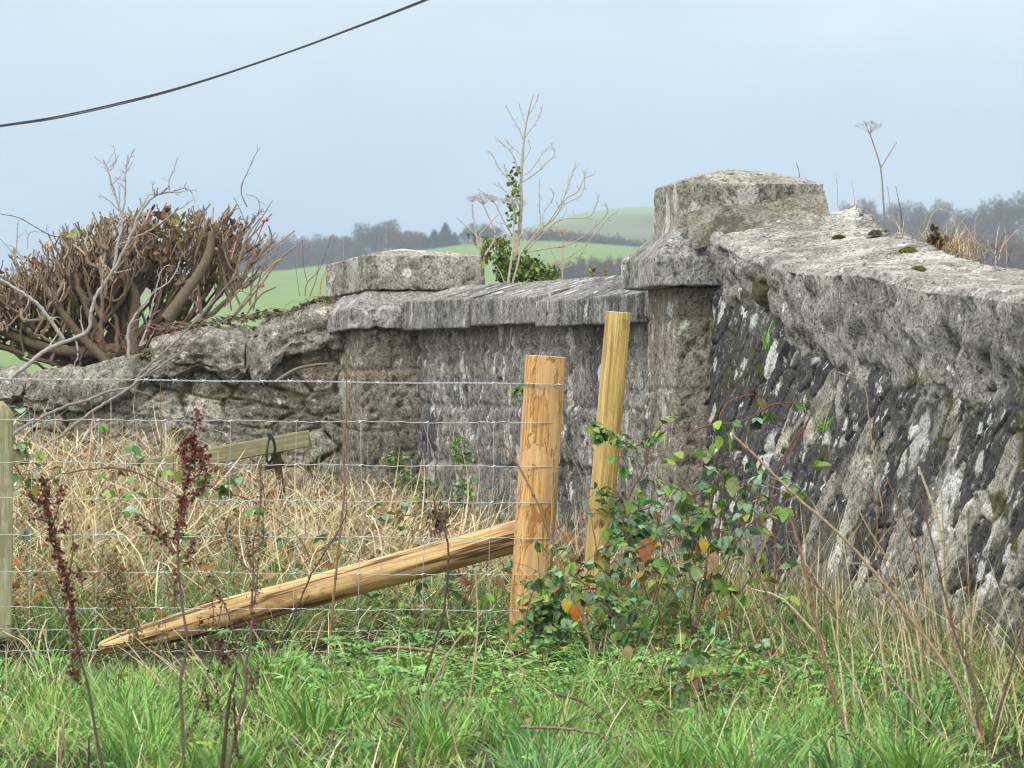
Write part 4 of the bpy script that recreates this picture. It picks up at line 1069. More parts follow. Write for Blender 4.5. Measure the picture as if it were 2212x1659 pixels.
# --- the cut back hedge plant behind the far rubble wall
BY = 31.2
def cut_bush():
    base = at(250, 800, BY); e = empty('cut_back_bush', base); tag(e, 'hard-pruned bare brown bush with many sawn stub ends behind the far rubble wall', 'bush')
    limbs, stubs, lv = MB(), MB(), MB()
    prof = [(-200, 585), (-60, 575), (0, 565), (60, 552), (130, 512), (200, 478), (260, 462), (330, 452), (400, 462), (450, 448), (500, 458), (545, 470), (580, 505)]
    py = lambda x: float(np.interp(x, [a for a, _ in prof], [b for _, b in prof]))
    cut = (.58, .48, .32); ends = []
    def bark(): b = rnd.uniform(.6, 1.35); return np.array([.215, .165, .115]) * b
    for k in range(64):
        f = (k * .618) % 1
        tx = -170 + 720 * f + rnd.uniform(-30, 30); dz = rnd.uniform(.12, .55) if tx < 120 else rnd.uniform(.1, .42)
        ty = py(tx) + dz * (800 - py(tx)) * (.9 if tx < 130 else .6)
        b0 = at(rnd.uniform(150, 330) + (60 if tx > 330 else 0) + rnd.uniform(-20, 20), rnd.uniform(750, 800), BY + rnd.uniform(-.12, .5))
        t = at(tx, ty, BY + rnd.uniform(-.3, .35))
        side = 1 if tx > 260 else -1
        mid = b0.lerp(t, .5) + Vector((rnd.uniform(-.10, .10), rnd.uniform(-.08, .08), -(.10 if tx < 150 or tx > 420 else .02) - rnd.uniform(-.02, .06)))
        P = wp([b0, b0.lerp(mid, .55) + Vector((rnd.gauss(0, .03), 0, rnd.gauss(0, .02))), mid.lerp(t, .4) + Vector((rnd.gauss(0, .03), 0, rnd.gauss(0, .03))), t], 22); P[1:-1] += rg.normal(size=(20, 3)) * .005
        r = rnd.uniform(.007, .017) if k % 6 else rnd.uniform(.022, .032)
        tube(limbs, P, np.linspace(r, r * .62, 22), 9, bark(), .22)
        # secondaries from the limb to the clipped outline
        for m in range(6):
            i = int(22 * (.45 + .5 * rnd.random())); p = Vector(P[min(21, i)])
            sx = (p.x / p.y * F + 1106) + rnd.uniform(-55, 55); q = at(sx, py(sx) + rnd.uniform(14, 170), p.y + rnd.uniform(-.12, .12))
            mid = p.lerp(q, .5) + Vector((rnd.uniform(-.05, .05), rnd.uniform(-.04, .04), -.03))
            S = wp([p, mid, q], 10); rs = rnd.uniform(.006, .012); tube(limbs, S, np.linspace(rs, rs * .7, 10), 7, bark(), .2); ends.append((q, rs * .7))
            ends.append((Vector(S[6]), rs * .6))
    for q, r in ends:
        for m in range(rnd.randrange(3, 8)):
            sx = q.x / q.y * F + 1106; lean = (sx - 250) / 700
            L = rnd.uniform(.03, .11); d = Vector((lean + rnd.gauss(0, .45), rnd.gauss(0, .4), 1.0)).normalized()
            tipy = 829.5 - ((q + d * L).z - 1.5) / (q + d * L).y * F
            if tipy < py(sx) - 14: L *= .45
            s0 = q + Vector((rnd.gauss(0, .008), rnd.gauss(0, .008), rnd.gauss(0, .008)))
            md = s0 + d * L * .5 + Vector((rnd.gauss(0, .006), 0, rnd.gauss(0, .004)))
            rr = rnd.uniform(.0018, .0046)
            tube(stubs, wp([s0, md, s0 + d * L], 5), np.linspace(rr * 1.1, rr, 5), 5, bark() * rnd.choice((.7, 1.1, 1.6, 2.0)), .1, endcol=cut)
    # long cut rods that stand out on the right
    for a in (((470, 640), (500, 560), (548, 505), (587, 462)), ((480, 660), (530, 590), (590, 535), (637, 498)), ((500, 690), (560, 620), (600, 565), (638, 533)), ((440, 600), (442, 520), (441, 448)), ((452, 600), (456, 540), (461, 448)),
              ((470, 560), (480, 500), (497, 450)), ((505, 600), (530, 520), (562, 470)), ((490, 700), (535, 640), (588, 572), (610, 560)), ((230, 620), (228, 540), (238, 455)), ((320, 560), (330, 500), (360, 437)), ((350, 560), (356, 500), (368, 442)),
              ((400, 560), (410, 500), (455, 440)), ((540, 660), (545, 600), (552, 540)), ((520, 700), (560, 640), (596, 620))):
        tube(stubs, wp(R(0, a, [BY - .1, BY - .2])if False else R(0, a, BY - rnd.uniform(0, .25)), 12), np.linspace(.0062, .0042, 12), 6, bark() * 1.5, .1, endcol=cut)
    # one thick upturned limb
    tube(limbs, wp(R(0, ((360, 690), (395, 640), (430, 590), (452, 545), (458, 500)), BY - .3), 26), np.linspace(.034, .018, 26), 10, (.15, .125, .08), .12, endcol=cut)
    tube(limbs, wp(R(0, ((285, 780), (285, 720), (292, 640), (270, 590)), BY - .1), 20), np.linspace(.036, .02, 20), 10, (.17, .13, .09), .15)
    tube(limbs, wp(R(0, ((240, 790), (170, 720), (110, 640), (85, 590)), BY - .15), 20), np.linspace(.026, .012, 20), 9, (.16, .12, .085), .15)
    for px0, py0, s, m, pal in ((385, 478, 26, 26, [(.16, .17, .03), (.22, .22, .05)]), (350, 470, 30, 30, [(.09, .05, .03), (.14, .09, .05)]), (395, 500, 30, 26, [(.10, .11, .03), (.16, .12, .05)]), (335, 510, 30, 26, [(.07, .06, .025), (.13, .10, .04)]),
                                (470, 505, 24, 26, [(.10, .08, .04), (.17, .12, .07)]), (500, 485, 20, 16, [(.16, .11, .07)]), (455, 520, 26, 20, [(.24, .17, .10), (.1, .07, .04)]), (250, 560, 110, 50, [(.20, .14, .08), (.13, .09, .05)]), (370, 550, 50, 30, [(.13, .12, .04), (.2, .14, .07)]),
                                (155, 506, 22, 12, [(.30, .34, .08)]), (100, 700, 60, 14, [(.28, .32, .07)]), (255, 770, 24, 24, [(.26, .17, .10), (.18, .11, .06)]), (60, 580, 60, 18, [(.24, .16, .09)])):
        n = m; p = np.array([list(at(px0 + s * max(-1, min(1, rnd.gauss(0, .55))), py0 + s * max(-.5, min(1, rnd.gauss(0, .45))), BY + rnd.uniform(-.3, .1))) for _ in range(n)])
        leaves(lv, p, .022 + .028 * rg.random(n), rg.random(n) * 6.28, rg.normal(size=n), rg.normal(size=n), mixcol(pal, n), leaf_template(.8, .1, 5, .3, .4))
    build(limbs, 'limbs', M_bark, e); build(stubs, 'cut_twigs', M_bark, e); build(lv, 'leaves', M_leaf, e)
cut_bush()

# --- pale lichened branches in front of it
PALE = (.35, .33, .31); GREYB = (.24, .215, .205)
def branch(name, segs, label, cat, mat=M_bark, group=None, extra=None):
    """segs: list of (region, points, Y, r0, r1, depth, dens, colour)"""
    if name == 'bare_twig':
        name = 'bare_shrub'; k, pts, Y = segs[0][:3]; e = empty(name, R(k, pts, Y)[0]); tag(e, label, cat, group)
        for k, pts, Y, r0, r1, dp, dn, col in segs:
            b = MB(); P = wp(R(k, pts, Y), max(10, 5 * len(pts))); twigs(b, P, r0, r1, dp, col, dn, .8, .22); build(b, 'shoot', mat, e)
        return e
    mb = MB(); first = None
    for k, pts, Y, r0, r1, dp, dn, col in segs:
        P = wp(R(k, pts, Y), max(10, 5 * len(pts)))
        if first is None: first = P[0]
        P[1:-1] += rg.normal(size=(len(P) - 2, 3)) * .0018
        twigs(mb, P, r0, r1, dp, col, dn, .8, .22)
    o = top_mesh(mb, name, mat, tuple(first)); tag(o, label, cat, group); return o
LY = 29.2
branch('lichened_branch', [(1, [(60, 1650), (230, 1510), (330, 1440), (560, 1340), (590, 1200), (640, 1080), (740, 930), (830, 760)], LY, .0115, .007, 1, 4, PALE),
    (1, [(740, 930), (760, 780), (790, 620), (730, 400), (700, 290), (670, 225)], LY, .0075, .003, 2, 10, PALE),
    (1, [(790, 600), (810, 450), (815, 300), (830, 240), (870, 160)], LY, .005, .002, 2, 9, PALE),
    (1, [(710, 300), (750, 230), (735, 130)], LY, .003, .0015, 1, 4, PALE),
    (1, [(830, 760), (900, 580), (1000, 460), (1100, 435), (1200, 410), (1250, 442)], LY, .008, .0025, 2, 13, PALE),
    (1, [(1095, 435), (1100, 340), (1130, 290), (1150, 220)], LY, .004, .0016, 2, 6, PALE),
    (1, [(780, 560), (690, 480), (640, 460)], LY, .004, .0014, 1, 5, PALE),
    (1, [(840, 740), (960, 690), (1100, 590), (1250, 485)], LY, .005, .002, 1, 4, (.30, .27, .24)),
    (1, [(490, 1400), (505, 1480), (470, 1590), (400, 1700)], LY, .006, .003, 0, 3, PALE)],
    'long pale grey lichened branch rising through the cut bush to bare twig tips', 'branch')
branch('lichened_branch', [(1, [(-60, 960), (100, 1060), (230, 1150), (330, 1270), (410, 1390)], LY - .1, .007, .010, 1, 3, PALE)],
    'short pale branch sloping down from the left edge across the cut bush', 'branch')
branch('lichened_branch', [(1, [(835, 1510), (835, 1320), (900, 1200), (1000, 1080), (1110, 1000), (1170, 880)], LY - .1, .008, .003, 2, 5, PALE),
    (1, [(910, 1420), (960, 1300), (985, 1180), (1040, 960), (1100, 900)], LY - .12, .006, .002, 1, 5, PALE)],
    'forked pale upright branch standing at the low end of the rough coping', 'branch')
branch('lichened_branch', [(4, [(-20, 480), (100, 375), (250, 285), (400, 215), (600, 150), (700, 110), (850, 80)], LY - .6, .010, .006, 0, 2, GREYB),
    (4, [(850, 80), (930, -30), (1100, -180), (1250, -330), (1420, -520)], LY - .6, .007, .003, 1, 7, GREYB),
    (4, [(200, 520), (390, 395), (560, 262), (700, 170), (830, 90), (960, -20), (1060, -100)], LY - .7, .009, .006, 0, 3, GREYB),
    (1, [(900, 1640), (1050, 1560), (1250, 1400), (1400, 1300), (1500, 1240)], LY - .7, .006, .002, 1, 7, GREYB),
    (1, [(1400, 1120), (1500, 1010), (1600, 960), (1800, 830)], LY - .6, .004, .0015, 2, 6, (.2, .17, .15)),
    (4, [(850, 95), (950, 120), (1030, 155)], LY - .7, .003, .0015, 0, 2, GREYB)],
    'grey fallen branch slanting across the far rubble wall, fine twigs to its right', 'branch')
branch('bare_twig', [(1, [(1600, 530), (1565, 450), (1570, 380), (1610, 290), (1650, 200), (1685, 145)], BY - .3, .003, .0012, 1, 4, (.16, .11, .10)),
    (1, [(1515, 470), (1560, 560), (1590, 640)], BY - .3, .002, .002, 1, 3, (.2, .16, .12)), (1, [(1590, 450), (1660, 470), (1680, 540), (1640, 640)], BY - .3, .0016, .0025, 1, 3, (.2, .16, .12)), (1, [(1765, 490), (1720, 560), (1640, 700), (1560, 850), (1540, 1000)], BY - .3, .0015, .005, 1, 9, (.2, .16, .13)),
    (1, [(1560, 1180), (1480, 950), (1550, 760), (1700, 540)], BY - .2, .006, .0025, 2, 9, (.21, .17, .13)), (1, [(1640, 1200), (1680, 1000), (1720, 880), (1760, 740)], BY - .35, .005, .002, 2, 8, (.20, .16, .13)),
    (1, [(1500, 1200), (1460, 1000), (1420, 850), (1400, 700)], BY - .25, .005, .002, 2, 8, (.2, .16, .12)), (1, [(1450, 1180), (1600, 1020), (1760, 900), (1800, 800)], BY - .4, .004, .0015, 2, 8, (.2, .16, .14))],
    'thin dark leafless shoots fanning up at the right side of the cut bush', 'shrub')
branch('bare_twig', [(1, [(0, 575), (120, 600), (220, 655), (330, 715), (430, 730)], LY - .2, .0018, .0025, 0, 4, (.10, .08, .09)), (1, [(-40, 700), (60, 800), (110, 900), (60, 1000)], LY, .002, .003, 2, 7, PALE), (1, [(100, 900), (110, 720), (120, 610)], LY, .003, .0012, 2, 6, PALE),
    (1, [(180, 800), (190, 700), (290, 690), (300, 650)], LY, .0025, .001, 2, 6, PALE)],
    'fine pale and dark twigs arching in from the left edge over the bush', 'shrub')
# wild rose: thin dark red stems and hips
M_hip = leaf_mat('rose_hip_skin', .25, .05, .5)
def rose():
    e = empty('wild_rose', at(215, 810, 29.0)); tag(e, 'sparse dog rose of thin reddish stems with scattered red hips in the cut bush', 'rose')
    for pts in ([(600, 1130), (680, 1240), (760, 1340), (810, 1440), (830, 1520)], [(1040, 880), (1045, 1040), (1000, 1200), (950, 1370), (890, 1530)], [(1270, 1300), (1100, 1330), (950, 1400), (760, 1350)], [(700, 1300), (640, 1390)], [(1610, 630), (1560, 700), (1500, 800), (1450, 960)], [(1710, 630), (1640, 800), (1600, 900)], [(1330, 1090), (1250, 1200), (1000, 1480), (850, 1700)]):
        mb = MB(); twigs(mb, wp(R(1, pts, 29.3), 24), .0028, .0014, 1, (.22, .10, .085), 4, .8, .15); build(mb, 'stem', M_stem, e)
    hm = MB(); ph = np.linspace(0, 2 * np.pi, 10, endpoint=False); rows = [np.stack([r * np.cos(ph), r * np.sin(ph), np.full(10, z)], -1) for z, r in ((0, .0012), (.002, .005), (.008, .0078), (.014, .0068), (.018, .003), (.0205, .0022), (.0225, .0004))]
    hm.add(np.array(rows).reshape(-1, 3), grid_faces(7, 10, True), (.42, .05, .04)); hme = hm.mesh('hip', M_hip)
    for x, y in ((1588, 618), (1710, 610), (1733, 626), (1398, 795), (1697, 1046), (960, 1348), (640, 1392), (1493, 835)):
        o = link('hip', hme, e, R(1, [(x, y)], 29.25)[0] - e.location); o.rotation_euler = (rnd.uniform(-.8, .8) + (3.1 if rnd.random() < .5 else 0), rnd.uniform(-.8, .8), 0)
rose()

# --- the leafless sapling with ivy behind the middle parapet
def sapling():
    SY = 30.4; e = empty('bare_sapling', at(1112, 640, SY)); tag(e, 'leafless pale sapling with ivy climbing its stem between the two piers', 'tree')
    tr, br = MB(), MB(); c = (.40, .36, .27)
    tube(tr, wp(R(0, [(1104, 640), (1112, 560), (1122, 500), (1126, 430), (1125, 400), (1129, 340), (1132, 300), (1140, 250), (1152, 205)], SY), 60), np.linspace(.0125, .0022, 60), 8, c, .12)
    build(tr, 'trunk', M_bark, e)
    for pts, r in (([(1440, 360), (1380, 200), (1320, 130), (1270, 80)], .004), ([(1430, 420), (1350, 350), (1290, 280), (1250, 200), (1215, 165)], .004), ([(1440, 370), (1530, 310), (1600, 240), (1650, 190), (1625, 115)], .005), ([(1445, 330), (1500, 290), (1570, 190), (1620, 130)], .003),
                   ([(1448, 100), (1420, 30), (1380, -40), (1330, -130)], .003), ([(1452, 90), (1500, 20), (1550, -50), (1570, -130)], .003), ([(1455, 0), (1490, -80), (1530, -150), (1545, -200)], .0025), ([(1455, -20), (1430, -90), (1420, -140)], .002),
                   ([(1420, 850), (1530, 700), (1650, 600), (1720, 480), (1800, 430), (1840, 350), (1910, 320)], .0065), ([(1440, 820), (1600, 640), (1700, 490), (1740, 380), (1790, 240)], .006), ([(1450, 830), (1600, 680), (1700, 610), (1880, 590), (1940, 450)], .005),
                   ([(1430, 830), (1600, 800), (1750, 770), (1900, 670), (1990, 570), (1985, 510)], .0055), ([(1560, 640), (1550, 500), (1550, 350)], .0035), ([(1580, 560), (1640, 470), (1620, 400)], .003), ([(1420, 780), (1330, 640), (1270, 520), (1240, 480), (1150, 410)], .005),
                   ([(1700, 520), (1830, 440), (1840, 290)], .003), ([(1560, 960), (1700, 880), (1850, 780), (2000, 600), (2060, 560)], .004), ([(1440, 600), (1330, 430), (1250, 380)], .003), ([(1440, 250), (1490, 160), (1480, 100)], .002), ([(1440, 200), (1360, 130), (1330, 90)], .002),
                   ([(1430, 560), (1380, 420), (1340, 330), (1320, 250)], .003), ([(1600, 980), (1760, 900), (1860, 780)], .003)):
        b = MB(); twigs(b, wp(R(2, pts, SY), 26), r * .70, .0017, 2, c, 7, .7, .17); build(b, 'branch', M_bark, e)
    iv = MB(); n = 95; t = rg.random(n)
    t = np.where(rg.random(n) < .5, t, np.round(t * 4) / 4 + .06 * rg.normal(size=n)); xs = np.interp(t, [0, .35, .7, 1], [1385, 1375, 1390, 1390]) + 17 * rg.normal(size=n); ys = 720 - 430 * t
    p = np.array([list(v) for v in R(2, list(zip(xs, ys)), SY - .03)]); p[:, 1] += .03 * rg.normal(size=n)
    leaves(iv, p, .016 + .018 * rg.random(n), rg.random(n) * 6.28, rg.normal(size=n), rg.normal(size=n), mixcol([(.11, .18, .03), (.18, .25, .05), (.07, .12, .03), (.26, .30, .07)], n), leaf_template(.8, .12, 5, .2, .2))
    build(iv, 'ivy', M_leaf, e)
sapling()
def leafy_bush(name, blobs_, Y, n, size, pal, label, cat, stems=0):
    e = empty(name, at(blobs_[0][0], blobs_[0][1] + blobs_[0][3], Y)); tag(e, label, cat); lv, st = MB(), MB()
    for (cx, cy, rx, ry) in blobs_:
        m = int(n * rx * ry / 1000); a = rg.random(m) * 6.28; rr = np.sqrt(rg.random(m))
        X = cx + rx * rr * np.cos(a) + 3 * rg.normal(size=m); Yp = cy + ry * rr * np.sin(a) + 3 * rg.normal(size=m)
        p = np.array([list(at(x, y, Y + rnd.gauss(0, .08))) for x, y in zip(X, Yp)])
        leaves(lv, p, size * (.6 + .8 * rg.random(m)), rg.random(m) * 6.28, -.6 + .7 * rg.normal(size=m), .7 * rg.normal(size=m), mixcol(pal, m), leaf_template(.55, .08, 5, .2, .2))
        for _ in range(5):
            tube(st, wp([at(cx + rnd.uniform(-.3, .3) * rx, cy + ry * 1.2, Y), at(cx + rnd.uniform(-.5, .5) * rx, cy, Y + .03), at(cx + rnd.uniform(-.9, .9) * rx, cy - ry * rnd.uniform(.3, 1), Y)], 8), [.004, .0015], 5, (.15, .13, .06))
    build(st, 'stem', M_stem, e); build(lv, 'leaves', M_leaf, e)
DK = [(.07, .14, .03), (.12, .20, .035), (.05, .09, .025), (.22, .27, .06)]
leafy_bush('evergreen_shrub', [(1085, 560, 20, 46), (1098, 590, 26, 26), (1128, 580, 24, 30), (1150, 585, 26, 26), (1180, 595, 26, 16), (1200, 598, 14, 8), (1052, 540, 12, 26)], 30.1, 430, .022, DK, 'low dark evergreen shrub at the foot of the leafless sapling, above the parapet', 'shrub')
leafy_bush('young_shrub', [(1028, 515, 14, 12), (1042, 560, 5, 30), (1012, 508, 4, 5), (1070, 520, 12, 10)], 29.6, 60, .024, [(.20, .26, .05), (.28, .30, .07)], 'sparse yellow-green leafy shoots just left of the leafless sapling', 'shrub')
leafy_bush('young_shrub', [(1282, 585, 6, 9), (1308, 588, 3, 5)], 29.6, 500, .016, [(.20, .26, .05)], 'tiny pale green sprig above the parapet beside the taller pier', 'shrub')

# --- umbels
def umbel(mb, c, r, n, col, tilt=0):
    c = np.array(c)
    for k in range(n):
        a = k * 2.4; q = (k + .5) / n; d = np.array([math.cos(a) * math.sqrt(q), math.sin(a) * math.sqrt(q), .75 - .35 * q]) * r
        tube(mb, wp([c, c + d * .6 + (0, 0, .05 * r), c + d], 5), [.0009, .0006], 4, col)
        for j in range(5):
            v = rg.normal(size=3) * np.array([1, 1, .5]) * r * .16; tube(mb, [c + d, c + d + v + (0, 0, r * .1)], [.0005, .0009], 3, col)
def dead_umbel(label, stems, heads, Y, col, r=.0035, group=None):
    e = empty('dead_umbel', R(*stems[0][:1], [stems[0][1][0]], Y)[0]); tag(e, label, 'dry plant', group)
    for k, pts, r0 in stems:
        mb = MB(); tube(mb, wp(R(k, pts, Y), 20), np.linspace(r0, r0 * .6, 20), 6, col, .1); build(mb, 'stem', M_stem, e)
    for k, p, rr, n in heads:
        mb = MB(); umbel(mb, R(k, [p], Y)[0], rr, n, np.array(col) * 1.05); build(mb, 'flower_head', M_stem, e)
UC = (.44, .37, .31)
dead_umbel('dead hogweed with two broad dry flower heads, left of the sapling', [(2, [(1165, 850), (1140, 700), (1120, 580), (1115, 510)], .006), (2, [(1200, 840), (1250, 760), (1262, 690), (1215, 580), (1185, 515)], .005), (2, [(1170, 740), (1080, 660), (1015, 600)], .0035), (2, [(1160, 710), (1230, 640), (1285, 575)], .0035)],
    [(2, (1115, 500), .035, 14), (2, (1185, 515), .06, 22), (2, (1250, 500), .035, 12)], 29.2, UC, group='dead hogweeds by the sapling')
dead_umbel('dead hogweed with pale thick stems right in front of the sapling stem', [(2, [(1345, 1035), (1365, 900), (1382, 770), (1385, 540)], .007), (2, [(1375, 1030), (1420, 850), (1400, 770)], .006), (2, [(1385, 770), (1480, 660)], .004), (2, [(1382, 780), (1300, 640)], .003), (2, [(1330, 1035), (1290, 940), (1262, 900)], .003)],
    [(2, (1385, 530), .055, 20), (2, (1440, 530), .03, 10), (2, (1320, 510), .035, 12)], 29.2, UC, group='dead hogweeds by the sapling')
dead_umbel('small dead hogweed with one frayed head, right of the sapling', [(2, [(1698, 1030), (1700, 930), (1702, 740)], .005), (2, [(1700, 925), (1640, 840), (1610, 770)], .003), (2, [(1705, 930), (1760, 850), (1790, 770)], .0025)],
    [(2, (1702, 730), .05, 18)], 29.3, (.42, .33, .25), group='dead hogweeds by the sapling')
dead_umbel('tall thin dry umbel on a purple-brown stem behind the near coping', [(3, [(1492, 560), (1480, 420), (1465, 230), (1430, 110), (1408, 45)], .0042), (3, [(1465, 225), (1510, 150), (1550, 88)], .0022)],
    [(3, (1408, 45), .058, 12)], 24.75, (.30, .22, .19))

# --- thin stems standing behind the walls
def stem_thing(name, segs, label, cat, group=None, mat=M_stem):
    if len(segs) > 1:
        e = empty(name, R(segs[0][0], segs[0][1][:1], segs[0][2])[0]); tag(e, label, cat, group)
        for k, pts, Y, r, col, *tw in segs:
            b = MB(); P = wp(R(k, pts, Y), max(8, 6 * len(pts)))
            if tw: twigs(b, P, r, r * .5, tw[0], col, tw[1], tw[2] if len(tw) > 2 else .8, tw[3] if len(tw) > 3 else .2)
            else: tube(b, P, np.linspace(r, r * .55, len(P)), 5, col, .12)
            build(b, 'stem', mat, e)
        return e
    mb = MB(); f = None
    for k, pts, Y, r, col, *tw in segs:
        P = wp(R(k, pts, Y), max(8, 6 * len(pts))); f = P[0] if f is None else f
        if tw: twigs(mb, P, r, r * .5, tw[0], col, tw[1], tw[2] if len(tw) > 2 else .8, tw[3] if len(tw) > 3 else .2)
        else: tube(mb, P, np.linspace(r, r * .55, len(P)), 5, col, .12)
    o = top_mesh(mb, name, mat, tuple(f)); tag(o, label, cat, group); return o
TAN = (.52, .42, .27); DST = (.15, .09, .075)
stem_thing('withered_weed', [(1, [(1940, 1110), (1920, 960), (1905, 850)], 30.6, .0014, DST), (1, [(1975, 1110), (1990, 1020), (2060, 950), (2110, 830), (2150, 715), (2170, 755)], 30.6, .0026, (.2, .15, .12), 1, 5, .5, .08), (1, [(1990, 1020), (1965, 900), (1960, 740)], 30.6, .0018, DST, 1, 5, .5, .08), (1, [(2005, 1110), (2050, 990), (2065, 880)], 30.6, .0030, (.22, .18, .10))],
    'dark budded twigs standing on the far rubble wall left of the farther pier', 'twig')
stem_thing('withered_weed', [(1, [(2070, 1100), (2080, 1010), (2110, 950), (2140, 930)], 30.2, .004, (.50, .34, .16))], 'bent orange-brown dry stalk beside the left side of the farther pier', 'dry stem')
for k, (x0, y0, x1, y1, lb) in enumerate(((278, 870, 284, 690, 'pale dry stem behind the left part of the farther cap stone'), (482, 800, 505, 650, 'faint reddish dry stem above the middle of the farther cap stone'), (575, 785, 568, 630, 'dark thin stem behind the farther cap stone, right of the faint one'))):
    stem_thing('withered_weed', [(2, [(x0, y0 + 60), ((x0 + x1) / 2 + 3, (y0 + y1) / 2), (x1, y1)], 31.5, .0018, (.5, .42, .32) if k == 0 else (.25, .16, .14))], lb, 'dry stem')
for x0, y0, x1, y1, c, lb in ((1045, 290, 1025, 200, DST, 'short dark stem poking up behind the nearer cap stone'), (1240, 410, 1230, 250, TAN, 'faint pale stem just right of the nearer cap stone'), (1330, 440, 1313, 290, TAN, 'faint pale stem second from the nearer cap stone'),
                              (1447, 500, 1375, 395, (.42, .26, .15), 'short orange-brown stem leaning left beside the tall umbel'), (1520, 540, 1500, 318, (.36, .26, .2), 'straight stem just right of the tall umbel'), (1585, 560, 1543, 318, DST, 'dark straight stem leaning left of the grass tuft'),
                              (1560, 540, 1553, 450, TAN, 'short blunt pale stem between two dark ones near the grass tuft'), (2122, 750, 2110, 525, TAN, 'pale upright stem at the far right above the coping')):
    stem_thing('withered_weed', [(3, [(x0 + 2, y0 + 25), ((x0 + x1) / 2 + 3, (y0 + y1) / 2), (x1, y1)], 24.9, .0021, c)], lb, 'dry stem', 'thin dry stems behind the near coping')
stem_thing('dry_weed', [(3, [(2050, 720), (2070, 660), (2110, 560)], 23.6, .0018, DST, 2, 5, .8, .3), (3, [(2120, 735), (2150, 640)], 23.6, .0014, DST, 1, 5)], 'dark withered weed with small seed heads behind the coping, far right', 'weed')
def tuft(name, k, c, Y, n, L, spread, pal, label, cat, lean=.9, group=None, w=.0032):
    mb = MB(); o0 = R(k, [c], Y)[0]; root = np.array(o0) + rg.normal(size=(n, 3)) * np.array([spread, spread * .6, spread * .12])
    blades(mb, root, L * (.4 + .8 * rg.random(n)), w * (.7 + .6 * rg.random(n)), rg.random(n) * 6.28, lean * rg.random(n), .3 + 1.5 * rg.random(n), mixcol(pal, n), 5, .5)
    o = top_mesh(mb, name, M_dry, tuple(o0)); tag(o, label, cat, group); return o
tuft('dry_grass_tuft', 3, (1780, 665), 23.9, 420, .17, .09, [(.5, .4, .24), (.62, .52, .34), (.3, .2, .12)], 'straw-coloured withered grass tuft on the back edge of the near coping', 'grass tuft', 1.5, w=.0024)
tuft('dry_grass_tuft', 3, (1900, 715), 23.4, 160, .12, .05, [(.5, .4, .24), (.62, .52, .34), (.2, .12, .08)], 'smaller withered grass tuft right of the big one on the coping', 'grass tuft', 1.5, w=.0024)
stem_thing('dry_weed', [(3, [(1700, 640), (1690, 520), (1660, 470), (1600, 455)], 24.0, .0022, (.22, .34, .12)), (3, [(1690, 520), (1720, 450), (1730, 420)], 24.0, .002, (.25, .38, .15)), (3, [(1680, 600), (1760, 440), (1900, 520), (1960, 640), (1990, 730)], 24.0, .0018, TAN), (3, [(1700, 640), (1850, 580), (2000, 640), (2070, 720)], 23.9, .0014, TAN),
    (3, [(1660, 600), (1720, 540), (1790, 640), (1840, 700)], 23.9, .0016, TAN), (3, [(1780, 640), (1800, 560), (1850, 520)], 24, .0014, TAN), (3, [(1830, 680), (1860, 600), (1870, 560)], 24, .0014, TAN)], 'arching straw and two green blades over the withered tuft on the coping', 'grass')
mb = MB(); p = np.array([list(R(3, [(1755 + 22 * rnd.gauss(0, 1), 590 + 18 * rnd.gauss(0, 1))], 23.8)[0]) for _ in range(60)])
leaves(mb, p, .014 + .02 * rg.random(60), rg.random(60) * 6.28, rg.normal(size=60), rg.normal(size=60), mixcol([(.09, .05, .03), (.14, .08, .04)], 60))
o = top_mesh(mb, 'withered_seed_head', M_leaf, tuple(p[0])); tag(o, 'crumpled dark brown withered flower head in the tuft on the coping', 'dry plant')

# --- debris and ivy on top of the far wall
mb = MB(); n = 420; L = .05 + 1.1 * rg.random(n); X = -.80 - .985 * L; Yd = 30.02 + .12 * L + .05 + .3 * rg.random(n); Z = np.interp(L, [a for a, _ in lt], [b for _, b in lt]) + .012 + .02 * rg.random(n)
leaves(mb, np.stack([X, Yd, Z], -1), .018 + .02 * rg.random(n), rg.random(n) * 6.28, .5 * rg.normal(size=n), .6 * rg.normal(size=n), mixcol([(.04, .06, .02), (.06, .09, .03), (.18, .13, .07), (.09, .05, .03)], n))
for _ in range(90):
    a = rnd.uniform(.03, 1.1); b = a + rnd.uniform(-.25, .25); zz = I(max(0, a), lt) + .02
    tube(mb, wp([(-.8 - .985 * a, 30.1 + rnd.uniform(0, .25), zz), (-.8 - .985 * (a + b) / 2, 30.1 + rnd.uniform(0, .2), zz + .015), (-.8 - .985 * max(0, b), 30.1 + rnd.uniform(0, .25), I(max(0, b), lt) + .015)], 6), .0013, 4, rnd.choice([(.35, .27, .17), (.14, .09, .06)]))
o = top_mesh(mb, 'ivy', M_leaf, (-.9, 30.1, 1.88)); tag(o, 'thin mat of ivy and dead twigs on top of the far rubble wall', 'ivy')
stem_thing('root', [(1, [(1790, 1660), (1900, 1590), (2000, 1560), (2130, 1545)], 29.75, .010, (.20, .17, .13))], 'bare grey root crossing the gap under the coping beside the farther pier', 'root')

